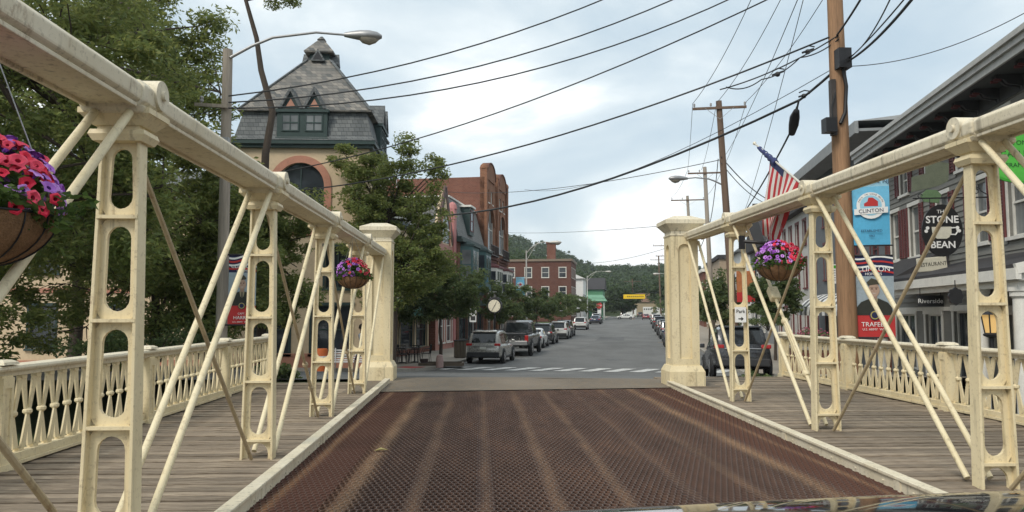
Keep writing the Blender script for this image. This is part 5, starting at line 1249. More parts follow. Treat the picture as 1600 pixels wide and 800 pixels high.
sc.tube([(.95+.12*math.cos(a)*(1-a/14), 0, 1.12+.12*math.sin(a)*(1-a/14)) for a in np.linspace(0, 9, 22)], .014, 5); sc.tube([(-.55+.06*math.cos(a), 0, 1.0+.06*math.sin(a)) for a in np.linspace(0, 5, 12)], .012, 5); sc.tube([(1.07,0,1.12),(1.25,0,1.0),(1.34,0,.95)], .014, 5)
sc.build('scroll', M['black'], br)
for xx in (-.3, .3): MB().tube([(xx,0,.66),(xx,0,.93)], .012, 5).build('hanger', M['black'], T)
T2 = thing('restaurant_sign', 'cream plate reading restaurant below the black oval sign', 'sign', ats(1456,413,23.1), R(-A+2))
bevel(MB().box(-.40,.40,-.025,.025,-.20,.20).build('board', pm((.60,.57,.46), .12, 6, .6, .05), T2), .05, 4); T2.rotation_euler = (0, R(-5), R(-A))
text('RESTAURANT', .155, pm((.02,.02,.02), .1, 5), T2, (0,-.03,0), sx=.80)
for xx in (-.2, .25): MB().tube([(xx,0,.2),(xx+.12,0,.42)], .01, 5).build('hanger', M['black'], T2)
T = thing('gallery_sign', 'bright green cut-out gallery sign at the right edge', 'sign', ats(1592,244,17.4), R(-A)); g_green = pm((.055,.36,.035), .15, 5, .5, .05)
og = [(-.50,-.42),(-.32,-.52),(0,-.60),(.32,-.52),(.50,-.42),(.46,-.30),(.54,-.16),(.46,0),(.54,.16),(.46,.30),(.5,.40),(.30,.42),(.2,.54),(-.2,.54),(-.30,.42),(-.5,.40),(-.46,.30),(-.54,.16),(-.46,0),(-.54,-.16),(-.46,-.30)]
MB().ext(og, 'y', -.03, .03).build('board', g_green, T)
MB().loft([[(x*.93,-.033,z*.93) for x, z in og],[(x*.93,-.036,z*.93) for x, z in og]]).build('inner_panel', pm((.09,.45,.06), .15, 5, .5, .05), T)
for i, (l, s) in enumerate((('CLINTON ART', .135), ('GALLERY', .19), ('FRAMING', .13))): text(l, s, pm((.015,.06,.02), .1, 5), T, (0,-.04,.28-.24*i))
MB().bar((-.55,0,.66),(1.2,0,.66),.035,.035).build('bracket', M['black'], T)
for xx in (-.18, .18): MB().tube([(xx,0,.5),(xx,0,.66)], .012, 5).build('hanger', M['black'], T)
T = thing('building_shaped_sign', 'blank olive sign board cut like a building with a chimney', 'sign', ats(1453,272,23.6), R(-A))
MB().ext([(-.52,-.52),(.22,-.36),(.48,-.22),(.52,.30),(.30,.34),(.28,.42),(.12,.42),(.10,.66),(-.10,.62),(-.12,.02),(-.5,-.08)], 'y', -.03, .03).build('board', M['olive'], T)
MB().ext([(-.2,-.82),(.2,-.86),(.28,-.62),(.16,-.48),(-.12,-.46),(-.28,-.62)], 'y', -.025, .025).build('lower_board', pm((.12,.20,.10), .2, 4), T)
MB().bar((-.5,0.04,.5),(1.2,0.04,.5),.03,.03).build('bracket', M['black'], T)
T = thing('door_sign', 'dark sign reading riverside over the glass doors', 'sign', ats(1454,470,21.2), R(-A))
MB().box(-.31,.31,-.02,.02,-.14,.14).build('board', pm((.02,.022,.025), .2, 4), T); text('Riverside', .165, whitep, T, (-.01,-.024,-.01))
for xx in (-.25, .25): MB().tube([(xx,0,.14),(xx,0,.32)], .01, 5).build('hanger', M['black'], T)
T = thing('park_sign', 'small white parking sign on the right truss post', 'sign', (XR, PR[3]-.09, 1.47)); MB().box(-.095,.095,-.008,.008,-.13,.13).build('plate', whitep, T); text('Park', .085, pm((.02,.02,.02), .1, 5), T, (0,-.011,.055)); MB().ext([(-.04,-.06),(.01,-.06),(.01,-.035),(.05,-.07),(.01,-.105),(.01,-.08),(-.04,-.08)], 'y', -.011, -.009).build('arrow', pm((.02,.02,.02), .1, 5), T)
T = thing('porch_medallion', 'dark round medallion hanging from the white porch', 'sign', ats(1493,463,18.2), R(-A)); MB().loft([[(.15*(1+.08*math.cos(8*a))*math.cos(a), y, .19*(1+.08*math.cos(8*a))*math.sin(a)) for a in np.linspace(0, 2*math.pi, 33)[:-1]] for y in (-.03,.03)]).build('board', M['black'], T); MB().tube([(0,0,.19),(0,0,.36)], .012, 5).build('hanger', M['black'], T)
T = thing('notice_board', 'white paper notice fixed left of the thick pole', 'sign', at(1302,428,21.5), R(-6)); MB().box(-.10,.10,-.01,.01,-.28,.28).build('board', whitep, T); MB().box(-.08,.08,-.014,-.0105,.16,.25).build('green_header', g_green, T)
for k in range(5): MB().box(-.07,.06,-.014,-.0105,.09-.07*k,.11-.07*k).build('text_line', pm((.2,.2,.2), .1, 5), T)
T = thing('food_banner', 'red and orange food banner behind the right truss', 'banner', ats(1166,472,44), R(-A)); c = MB(); c.quad((-.5,0,0),(.5,0,0),(.5,0,.55),(-.5,0,.55)); c.k = 1; c.quad((-.5,0,.55),(.5,0,.55),(.5,0,1.75),(-.5,0,1.75)); cl = c.build('cloth', [redp, pm((.45,.16,.06), .5, 5, .7, 0)], T); so = cl.modifiers.new('t', 'SOLIDIFY'); so.thickness = .01
MB().tube([(.55,0,-3.2),(.55,0,2.0)], .04, 8).build('post', M['black'], T)
T = thing('parking_sign', 'white parking regulation sign before the clock', 'sign', S(44, -9.6, zst(44)), R(-A)); MB().tube([(0,0,0),(0,0,3.3)], .03, 8).build('post', M['galv'], T); MB().box(-.2,.2,-.045,-.032,2.1,2.95).build('plate', whitep, T); MB().box(-.14,.14,-.05,-.046,2.2,2.45).box(-.1,.1,-.05,-.046,2.6,2.66).box(-.14,.14,-.05,-.046,2.72,2.8).build('print', pm((.05,.05,.05), .1, 5), T)
T = thing('stop_sign', 'red stop sign at the far left corner', 'sign', S(176, -8.6, zst(176)), R(-A)); MB().tube([(0,0,0),(0,0,3.6)], .05, 8).build('post', M['galv'], T); MB().loft([[(.75*math.cos(a), y, 3.4+.75*math.sin(a)) for a in np.linspace(math.pi/8, 2*math.pi+math.pi/8, 9)[:-1]] for y in (-.09,-.06)]).build('plate', redp, T); text('STOP', .5, whitep, T, (0,-.1,3.4)); MB().box(-.4,.4,-.085,-.06,1.4,2.4).build('lower_plate', whitep, T)
# yellow banner across the street
T = thing('street_banner', 'yellow banner strung across the far street', 'banner', ats(991,467,190), R(-A)); W = 5.3
c = MB().quad((-W/2,0,0),(W/2,0,0),(W/2,0,1.15),(-W/2,0,1.15)); cl = c.build('cloth', pm((.78,.52,.015), .1, 3, .7, 0), T); so = cl.modifiers.new('t', 'SOLIDIFY'); so.thickness = .02
for k in range(9): MB().box(-1.8+k*.47, -1.8+k*.47+.34, -.03, -.026, .42, .72).build('print', pm((.25,.16,.02), .1, 5), T)
for z in (0, 1.15): MB().tube([(-10.5,0,z+1.2 if z else .3),(-W/2,0,z),(W/2,0,z),(8.5,0,z+1.2 if z else .3)], .03, 5).build('rope', M['wire'], T)

# lantern on the porch
T = thing('porch_lantern', 'lit black carriage lantern on the white porch', 'lantern', ats(1549,520,16.6), R(-A))
MB().lathe([(.06,-.10),(.15,-.06),(.16,-.03),(.12,0)], 6).build('base', M['black'], T)
em = NT('lantern_glow'); em.b.inputs['Emission Color'].default_value = (1,.62,.2,1); em.b.inputs['Emission Strength'].default_value = .35; glow = em.done((.5,.33,.14), .3)
MB().lathe([(.11,.002),(.165,.36)], 6).build('glass', glow, T)
fr = MB()
for k in range(6): a = 2*math.pi*k/6; fr.tube([(.12*math.cos(a),.12*math.sin(a),0),(.178*math.cos(a),.178*math.sin(a),.37)], .014, 5)
fr.build('frame', M['black'], T)
MB().lathe([(.22,.362),(.20,.39),(.12,.50),(.05,.53),(.05,.58),(.02,.62),(.03,.66),(.01,.69)], 6).build('cap', M['black'], T)
MB().tube([(0,0,-.1),(0,0,-1.9)], .04, 8).build('post', M['black'], T)

# post clock
T = thing('street_clock', 'black post clock with a white dial on the left pavement', 'clock', S(52, -9.75, zst(52)+.12), R(-A)); zc = ats(773,478,52).z - T.location.z
T.location = Vector((ats(773,478,52).x, ats(773,478,52).y, T.location.z))
MB().lathe([(.22,0),(.22,.5),(.12,.6),(.08,.7),(.07,zc-.55),(.12,zc-.5)], 12).build('post', M['black'], T, 50)
MB(Tr(0,0,zc)).tube([(0,-.16,0),(0,.16,0)], .52, 28).build('case', M['black'], T, 40)
dl = MB(Tr(0,0,zc)).tube([(0,-.175,0),(0,-.162,0)], .43, 28).build('dial', pm((.80,.74,.58), .05, 4), T, 40)
MB(Tr(0,-.18,zc)).bar((.02,0,-.02),(.15,0,.28),.012,.06,(0,1,0)).build('hour_hand', M['black'], dl); MB(Tr(0,-.185,zc)).bar((.03,0,.05),(-.17,0,-.33),.012,.045,(0,1,0)).build('minute_hand', M['black'], dl)
for k in range(12): a = math.pi*k/6; MB(Tr(0,-.18,zc)).bar((.34*math.sin(a),0,.34*math.cos(a)),(.40*math.sin(a),0,.40*math.cos(a)),.01,.035,(0,1,0)).build('hour_mark', M['black'], dl)
MB(Tr(0,0,zc)).frus(0,0,.49,.62,.42,.12,.2,.1).frus(0,0,.62,.85,.08,.08,.01,.01).build('finial', M['black'], T)
# ================================================================== hanging baskets
def petal_mesh(name, col, throat):
    mb = MB(); n = 10; r0, r1 = .010, .036
    ring0 = [(.004*math.cos(2*math.pi*i/n), .004*math.sin(2*math.pi*i/n), -.030) for i in range(n)]
    ring1 = [(r0*math.cos(2*math.pi*i/n), r0*math.sin(2*math.pi*i/n), -.006) for i in range(n)]
    ring2 = [((r1 if i % 2 == 0 else r1*.80)*.72*math.cos(2*math.pi*i/n), (r1 if i % 2 == 0 else r1*.8)*.72*math.sin(2*math.pi*i/n), .004) for i in range(n)]
    ring3 = [((r1 if i % 2 == 0 else r1*.84)*math.cos(2*math.pi*i/n), (r1 if i % 2 == 0 else r1*.84)*math.sin(2*math.pi*i/n), .002 if i % 2 else -.005) for i in range(n)]
    mb.k = 1; mb.loft([ring0, ring1], cap=False); mb.k = 0; mb.loft([ring1, ring2, ring3], cap=False)
    return mb.mesh(name, [col, throat], 60)
FL = [petal_mesh('flower', pm((.80,.03,.075), .15, 30, .6, 0), pm((.35,.01,.04), .2, 9, .6, 0)), petal_mesh('flower', pm((.80,.07,.13), .15, 30, .6, 0), pm((.4,.02,.05), .2, 9, .6, 0)),
      petal_mesh('flower', pm((.45,.17,.62), .15, 30, .6, 0), pm((.12,.03,.22), .2, 9, .6, 0)), petal_mesh('flower', pm((.56,.27,.70), .15, 30, .6, 0), pm((.16,.04,.28), .2, 9, .6, 0)), petal_mesh('flower', pm((.25,.05,.38), .2, 30, .6, 0), pm((.10,.02,.18), .2, 9, .6, 0))]
def basket(label, c, r, topz, seed, nfl, redside):
    """c: centre of the rim; hung from the chord at height topz"""
    T = thing('hanging_basket', label, 'flower basket', c); rr = random.Random(seed); rng = np.random.default_rng(seed)
    prof = [(r*math.cos(a), -r*.72*math.sin(a)) for a in np.linspace(0, math.pi/2-.12, 9)]
    bw = MB(); bw.lathe(list(reversed([(a, b) for a, b in prof])) + [(r*.93, .0), (r*.9, -.05)], 28); bw.build('coir_liner', M['coir'], T, 60)
    fr = MB(); fr.tube([(r*1.015*math.cos(a), r*1.015*math.sin(a), .004) for a in np.linspace(0, 2*math.pi, 33)], .006, 6)
    for k in range(16):
        a = 2*math.pi*k/16; fr.tube([(p*1.008*math.cos(a), p*1.008*math.sin(a), z-.002) for p, z in prof], .0038, 5)
    fr.build('wire_frame', M['black'], T)
    for k in range(3):
        a = 2*math.pi*k/3 + .5; MB().tube([(r*math.cos(a), r*math.sin(a), 0), (.01*math.cos(a), .01*math.sin(a), topz-c[2])], .003, 5).build('chain', M['galv'], T)
    ctr = [tuple(np.array([rng.normal()*.40, rng.normal()*.40, abs(rng.normal())*.36+.05])*r) for _ in range(46)]
    ctr += [(r*.98*math.cos(a), r*.98*math.sin(a), rr.uniform(-.12,.25)*r) for a in np.linspace(0, 6.2, 22)]
    V, Q = leaf_cloud(ctr, [r*.30]*len(ctr), 34, .062*r/.32, .030*r/.32, rng, droop=.1); o = link('foliage', np_mesh('foliage', V, Q, M['leaf_petunia']), T); 
    for i in range(nfl):
        th = rr.uniform(0, 2*math.pi); ph = rr.uniform(-.10, 1.0)
        el = ph*math.pi/2; rad = r*rr.uniform(.98, 1.12)
        d = Vector((math.cos(th)*math.cos(el), math.sin(th)*math.cos(el), max(-.1, math.sin(el)*.95)))
        p = Vector((d.x*rad, d.y*rad, d.z*rad + .14*r))
        side = Vector((math.cos(th), math.sin(th))).dot(Vector((math.cos(redside), math.sin(redside))))
        red = rr.random() < (.46 + .85*side + .14*(el > .5))
        m = FL[rr.choice((0,1))] if red else FL[rr.choice((2,3,3,2,4))]
        n = (d + Vector((rr.gauss(0,.3), rr.gauss(0,.3)-.25, rr.gauss(0,.3)+.15))).normalized()
        o = link('flower', m, T, p, n.to_track_quat('Z', 'Y').to_euler()); s = rr.uniform(.75, 1.25)*r/.34; o.scale = (s, s, s)
    return T
basket('large hanging basket of red and purple petunias at the left edge', at(-42,336,3.45), .325, 2.80, 3, 240, math.radians(-98))
basket('hanging petunia basket on the far panel of the left truss', at(551,433,12.75), .27, 2.80, 4, 160, math.radians(20))
basket('hanging petunia basket on the right truss under the flag', at(1217,415,11.2), .325, 3.0, 5, 190, math.radians(-20))
br = thing('basket_bracket', 'black arm bracket holding the right hanging basket', 'bracket', at(1185,378,11.9)); MB().tube([(-.2,.2,.03),(.1,.05,-.01),(.32,-.1,.0)], .03, 8).build('arm', M['black'], br); MB().box(-.24,-.16,.16,.24,-.1,.12).build('plate', M['black'], br)

# ================================================================== flag on the truss
T = thing('flag', 'american flag hanging limp from an angled pole on the right truss', 'flag', Vector((XR+.18, PR[2]+.06, 2.9)))
o = T.location; tip = at(1179,224,13.1)-o; foot = at(1252,287,10.35)-o
MB().tube([foot, tip], .016, 8).build('pole', pm((.55,.52,.45), .1, 5, .4), T, 60); MB().ball(tip, .035, 8).build('finial', pm((.65,.62,.5), .1, 5, .3), T)
def flag_pt(u, v):               # u along the hoist (0 near the tip), v along the fly, hanging
    h0 = tip.lerp(foot, .38); h1 = tip.lerp(foot, .97); p = h0.lerp(h1, u)
    drop = 1.36*v; gather = min(1, v*1.35); tgt = h0.lerp(h1, -.22+.34*u)
    x = p.lerp(tgt, gather*.92)
    fold = math.sin(u*15+v*2.5)*.045*min(1, v*3+.2); fold2 = math.cos(u*11+v*3)*.035*min(1, v*3)
    return Vector((x.x+fold2-.03*v, x.y+fold, x.z + (p.z-x.z)*.35 - drop + (1-u)*.02 - .10*u*v))
NU, NV = 52, 40
mb = MB(); mb.v = [tuple(flag_pt(i/NU, j/NV)) for i in range(NU+1) for j in range(NV+1)]
for i in range(NU):
    for j in range(NV):
        u, v = (i+.5)/NU, (j+.5)/NV; a = i*(NV+1)+j
        mb.f.append([a, a+1, a+NV+2, a+NV+1]); mb.m.append(2 if (u < 7/13 and v < .10) else int(u*13) % 2)
fl = mb.build('cloth', [pm((.50,.035,.045), .15, 5, .8, .1), pm((.72,.69,.66), .12, 5, .8, .1), pm((.02,.03,.10), .2, 5, .8, .1)], T, 70)
so = fl.modifiers.new('t', 'SOLIDIFY'); so.thickness = .004
wr = MB(); q = [tip.lerp(foot, .10+.028*k) for k in range(16)]
wr.tube([p + Vector((.012*math.sin(k*2.1), .012*math.cos(k*1.7), -.015)) for k, p in enumerate(q)], [.022+.014*abs(math.sin(k*1.3)) + .0012*k for k in range(16)], 8).build('furled_canton', pm((.025,.035,.115), .35, 14, .8, .2), fl, 50)
for k in range(10):
    p = q[2+k]; MB().poly([tuple(p + Vector((.034*math.cos(a)*.4-.012, -.038, .014*math.sin(a)-.01+.006*(k % 3))) ) for a in np.linspace(0, 2*math.pi, 6)[:-1]]).build('star', whitep, fl)

# ================================================================== cars
def car(label, loc, rz, kind, paint, group=None, detail=True):
    T = thing({'suv': 'parked_car', 'sedan': 'parked_car', 'pickup': 'pickup_truck'}[kind], label, 'car' if kind != 'pickup' else 'truck', loc, rz, group)
    if kind == 'suv':
        st = [(-2.34,.50,.80,.78),(-2.27,.34,.99,.87),(-2.0,.29,1.04,.925),(-1.0,.26,1.02,.94),(.6,.26,1.0,.94),(1.2,.26,.98,.93),(1.85,.28,.90,.90),(2.2,.32,.76,.84),(2.33,.42,.62,.74)]
        gh = [(-2.20,1.03,.80,.74),(-1.86,1.60,.86,.70),(-1.3,1.70,.87,.69),(.0,1.69,.87,.69),(.42,1.63,.87,.69),(1.22,1.02,.85,.76)]; zb = .98; wy = (-1.45, 1.42); wr_ = .36; side = [(-1.72,-.62),(-.54,.42),(.50,.92)]
    elif kind == 'sedan':
        st = [(-2.36,.48,.78,.72),(-2.28,.32,.93,.82),(-2.0,.27,.97,.88),(-1.0,.24,.94,.90),(.6,.24,.92,.90),(1.2,.24,.90,.89),(1.85,.26,.80,.86),(2.2,.30,.68,.80),(2.34,.40,.56,.70)]
        gh = [(-1.85,.95,.74,.68),(-1.1,1.38,.82,.62),(-.6,1.45,.83,.62),(.1,1.44,.83,.62),(.4,1.40,.83,.62),(1.25,.94,.80,.70)]; zb = .90; wy = (-1.42, 1.42); wr_ = .33; side = [(-1.25,-.45),(-.37,.50)]
    else:
        st = [(-2.92,.66,1.0,.90),(-2.88,.62,1.22,.95),(-2.6,.55,1.24,.98),(-1.0,.50,1.24,.99),(.8,.48,1.22,.99),(1.6,.48,1.20,.98),(2.4,.50,1.14,.96),(2.85,.55,.98,.92),(2.95,.62,.85,.84)]
        gh = [(-.78,1.24,.88,.80),(-.62,1.86,.90,.74),(-.2,1.96,.90,.74),(.7,1.95,.90,.74),(1.0,1.90,.90,.74),(1.75,1.22,.88,.80)]; zb = 1.18; wy = (-1.75, 1.85); wr_ = .44; side = [(-.55,.35),(.43,1.15)]
    rings = []
    for y, b, t, w in st:
        h = t-b; half = [(w*.86,b),(w*.97,b+h*.12),(w,b+h*.40),(w*.985,b+h*.68),(w*.955,b+h*.88),(w*.88,t)]
        rings.append([(x,y,z) for x, z in half] + [(-x,y,z) for x, z in reversed(half)])
    body = MB().loft(rings).build('body', paint, T, 38)
    rg = []
    for y, t, wb, wt in gh: rg.append([(wb,y,zb),(wt+(wb-wt)*.10,y,max(zb+.01,t-.07)),(wt*.86,y,max(zb+.02,t)),(-wt*.86,y,max(zb+.02,t)),(-wt-(wb-wt)*.10,y,max(zb+.01,t-.07)),(-wb,y,zb)])
    cab = MB().loft(rg).build('cabin', paint, T, 38)
    def gq(ia, ib, fa, fb, wf=.84):    # pane on a sloping end between two greenhouse stations
        (ya, ta, _, wa), (yb, tb_, _, wb2) = gh[ia], gh[ib]
        P = []
        for f, s in ((fa,-1),(fa,1),(fb,1),(fb,-1)):
            P.append((s*(wa+(wb2-wa)*f)*wf, ya+(yb-ya)*f, ta+(tb_-ta)*f))
        a, b, c, d = [Vector(p) for p in P]; n = (b-a).cross(d-a).normalized()
        if n.z < 0: n = -n
        return [p + n*.014 for p in (a, b, c, d)]
    MB().quad(*gq(0, 1, .06, .94)).build('rear_window', M['carglass'], cab)
    MB().quad(*gq(5, 4, .06, .95)).build('windscreen', M['carglass'], cab)
    for s in (-1, 1):
        for ya, yb in side:
            def sp_(y, f):
                i = max(k for k in range(5) if gh[k][0] <= y); (y0, t0, wb0, wt0), (y1, t1, wb1, wt1) = gh[i], gh[i+1]; g = (y-y0)/(y1-y0)
                t, wb_, wt_ = t0+(t1-t0)*g, wb0+(wb1-wb0)*g, wt0+(wt1-wt0)*g; z1 = max(zb+.05, t-.07)
                z = zb+.04+(z1-.05-zb-.04)*f; k = (z-zb)/(z1-zb); return (s*(wb_+(wt_+(wb_-wt_)*.1-wb_)*k+.012), y, z)
            tt = .95
            P = [sp_(ya,.0), sp_(yb,.0), sp_(yb,tt), sp_(ya,tt)]
            MB().quad(*P).build('side_window', M['carglass'], cab)
        for y in wy:
            a = MB(); x = s*(.935 if kind == 'suv' else .895 if kind == 'sedan' else .985)
            a.tube([(x-s*.06,y,wr_),(x+s*.012,y,wr_)], wr_+.075, 20); a.build('wheel_arch', M['plastic'], body)
            w = thing_wheel(T, x, y, wr_, s)
        if kind == 'suv': tl = MB().box(min(s*.58,s*.885), max(s*.58,s*.885), -2.31, -2.1, .92, 1.04)
        elif kind == 'sedan': tl = MB().box(min(s*.50,s*.835), max(s*.50,s*.835), -2.34, -2.1, .76, .90)
        else: tl = MB().box(min(s*.76,s*.955), max(s*.76,s*.955), -2.93, -2.7, .82, 1.17)
        bevel(tl.build('tail_light', M['taillight'], body), .02)
        fy, fz = st[-2][0], st[-2][2]
        bevel(MB().box(min(s*.5,s*.82), max(s*.5,s*.82), fy-.1, fy+.06, fz-.2, fz-.05).build('headlight', M['rim'], body), .02)
        gy = gh[-1][0]-.25; bevel(MB().box(min(s*.92,s*1.10), max(s*.92,s*1.10), gy-.08, gy+.06, zb+.05, zb+.20).build('mirror', paint, cab), .03)
        MB().box(min(s*.92,s*.965), max(s*.92,s*.965), -.9, .9, st[3][1]+.0, st[3][1]+.10).build('sill', M['plastic'], body)
    ry = st[0][0]; rw = st[1][3]
    bevel(MB().box(-rw*.96, rw*.96, ry-.05, ry+.2, st[1][1]+.0, st[1][1]+.26).build('rear_bumper', M['plastic'] if kind != 'pickup' else M['galv'], body), .04)
    MB().box(-.16,.16,ry-.035,ry+.1,.74 if kind != 'pickup' else .70,.88 if kind != 'pickup' else .82).build('number_plate', M['plateW'], body)
    if kind == 'suv':
        bevel(MB().box(-.64,.64,-1.98,-1.80,1.60,1.665).build('spoiler', paint, cab), .02); MB().box(-.56,.56,ry-.02,ry+.1,.90,.925).build('trim_bar', M['rim'], body)
        for s in (-.6,.6): MB().box(s-.02,s+.02,-1.6,.1,1.685,1.735).build('roof_rail', M['plastic'], cab)
    if kind == 'pickup':
        MB().box(-.80,.80,-2.80,-.86,1.246,1.252).build('bed', M['plastic'], body); MB().box(-.72,.72,-2.945,-2.90,.80,1.18).build('tailgate', paint, body); MB().box(-.2,.2,-2.96,-2.946,1.04,1.10).build('handle', M['plastic'], body)
        for s in (-1,1): MB().box(min(s*.82,s*.95),max(s*.82,s*.95),-2.85,-.84,1.22,1.30).build('bed_rail', M['plastic'], body)
    return T
_wm = {}
def thing_wheel(T, x, y, r, s):
    k = (r, s)
    if k not in _wm:
        ty = MB().tube([(s*-.18,0,0),(s*.0,0,0),(s*.025,0,0)], [r, r, r*.93], 22).mesh('tyre', M['tyre'], 40)
        rm_ = MB(); rm_.tube([(s*.0,0,0),(s*.03,0,0)], [r*.66, r*.60], 18)
        rim = rm_.mesh('rim', M['rim'], 40)
        sk = MB()
        for i in range(5):
            a = 2*math.pi*(i+.5)/5; sk.poly([(s*.0315, r*.18*math.cos(a), r*.18*math.sin(a)), (s*.0315, r*.54*math.cos(a-.34), r*.54*math.sin(a-.34)), (s*.0315, r*.54*math.cos(a+.34), r*.54*math.sin(a+.34))])
        _wm[k] = (ty, rim, sk.mesh('rim_gap', M['tyre']))
    ty, rim, sk = _wm[k]; w = link('wheel', ty, T, (x+s*.03, y, r)); link('rim', rim, w); link('rim_gap', sk, w)
    return w
def cp(col, metal=.0, rough=.22, vr=.16):
    m = NT('car_paint'); a = m.noise(1.4, 4, .6); b = m.noise(14, 4, .65)
    c = m.ramp(a, [(.3, tuple(x*.9 for x in col)), (.7, tuple(min(1,x*1.06) for x in col))]); c = m.mix(m.ramp(b, [(.5, 0), (.8, .18)]), c, (.2,.18,.15))
    m.done(c, m.ramp(b, [(.35, rough), (.75, rough+vr)]), metal, .5); m.b.inputs['Coat Weight'].default_value = .5; m.b.inputs['Coat Roughness'].default_value = .08; return m.m
grey = cp((.40,.39,.36), .4); blk = cp((.014,.015,.017)); wht = cp((.62,.62,.60)); drk = cp((.03,.032,.036), .2); blu = cp((.025,.035,.075), .2); slv = cp((.40,.41,.41), .5); red = cp((.26,.018,.022)); brn = cp((.09,.07,.055), .3)
def park(label, s, t, kind, paint, rot=0.0, grp='cars parked along the left kerb', dz=0.0):
    sl = (zst(s+2)-zst(s-2))/4; o = car(label, S(s, t, zst(s)+.006+dz), R(-A+rot), kind, paint, grp); o.rotation_euler.x = math.atan(sl) if not rot else 0; return o
park('silver grey crossover parked nearest, behind the crosswalk', 40.2, -7.75, 'suv', grey)
park('black pickup truck with red tail lights behind the grey car', 48.6, -7.55, 'pickup', blk).scale = (1.1, 1.1, 1.1)
park('white sedan parked ahead of the black pickup', 57.4, -7.75, 'sedan', wht)
park('dark grey car between the white sedan and white crossover', 63.6, -7.7, 'suv', drk)
park('white crossover parked in the middle of the left row', 74.2, -7.45, 'suv', wht)
park('black car just ahead of the white crossover', 80.6, -7.6, 'suv', blk)
park('white car beyond a gap in the left row', 104, -7.6, 'suv', wht)
park('dark blue car near the far end of the left row', 128, -6.9, 'sedan', blu)
park('silver car last in the left row', 138, -7.2, 'suv', slv)
R_ = 'cars parked along the right kerb'
park('dark car parked close by, seen through the right truss', 27.6, 3.35, 'suv', drk, grp=R_)
for s, t, k, p, lb in ((60, 3.0, 'suv', blu, 'dark blue car just left of the right column'), (67.5, 3.1, 'sedan', drk, 'dark sedan second from the right column'), (76, 3.1, 'suv', slv, 'silver car in the right row, third visible'), (85, 3.1, 'suv', blk, 'black car in the middle of the right row'), (97, 3.1, 'sedan', brn, 'brown car far up the right row'), (110, 3.1, 'suv', drk, 'dark car near the end of the right row'), (128, 3.2, 'suv', wht, 'white car at the end of the right row')):
    park(lb, s, t, k, p, grp=R_)
park('white sedan crossing the street side on', 198, -3.0, 'sedan', wht, 90, 'cars at the far junction')
park('red car waiting at the far junction', 190, 2.2, 'sedan', red, 0, 'cars at the far junction')
park('white car right of the red car at the junction', 212, 4.6, 'suv', wht, 0, 'cars at the far junction')
park('silver car left of the crossing sedan', 232, -4.0, 'suv', slv, 0, 'cars at the far junction')
park('dark red car beyond the junction', 240, 1.0, 'suv', brn, 0, 'cars at the far junction')

# ================================================================== people
def person(name_label, loc, rz, shirt, shorts, hairc, pose):
    J = pose; bm_ = bpy.data.meshes.new('person'); names = list(J['v']); idx = {n: i for i, n in enumerate(names)}
    bm_.from_pydata([J['v'][n][0] for n in names], [(idx[a], idx[b]) for a, b in J['e']], []); bm_.update()
    ob = bpy.data.objects.new('person_tmp', bm_); COL.objects.link(ob)
    sk = ob.modifiers.new('skin', 'SKIN'); sk.use_smooth_shade = True
    for n in names:
        r = J['v'][n][1]; d = bm_.skin_vertices[0].data[idx[n]]; d.radius = r if hasattr(r, '__len__') else (r, r); d.use_root = n == 'pelvis'
    ob.modifiers.new('sub', 'SUBSURF').levels = 2; ob.modifiers['sub'].render_levels = 2
    dg = bpy.context.evaluated_depsgraph_get(); me = bpy.data.meshes.new_from_object(ob.evaluated_get(dg)); bpy.data.objects.remove(ob)
    me.name = 'person'; me.materials.clear()
    for m in (pm((.42,.27,.19), .1, 6, .6, 0), shirt, shorts, pm((.5,.5,.48), .1, 6, .7, 0)): me.materials.append(m)
    for p in me.polygons:
        c = p.center; z = c.z; x = abs(c.x)
        p.material_index = 3 if z < .09 else 0 if z < .52 else 2 if z < .93 and not (x > .24) else 1 if (z < 1.44 and (x < .22 or z > 1.18)) else 0
        p.use_smooth = True
    o = link('person', me, None, loc, (0,0,rz)); tag(o, name_label, 'person')
    h = MB(); hc = J['v']['head'][0]; h.ball((hc[0], hc[1]-.015, hc[2]+.045), .112, 14, .95); h.build('hair', pm(hairc, .3, 30, .8, .3), o, 80)
    f = MB(); f.ball((hc[0]-.035, hc[1]+.098, hc[2]+.005), .012, 6).ball((hc[0]+.035, hc[1]+.098, hc[2]+.005), .012, 6).build('eyes', M['black'], o)
    MB().loft([[(hc[0]-.012,hc[1]+.095,hc[2]),(hc[0]+.012,hc[1]+.095,hc[2]),(hc[0],hc[1]+.10,hc[2]+.01)],[(hc[0]-.016,hc[1]+.095,hc[2]-.04),(hc[0]+.016,hc[1]+.095,hc[2]-.04),(hc[0],hc[1]+.125,hc[2]-.035)]]).build('nose', pm((.42,.27,.19), .1, 6, .6, 0), o)
    return o
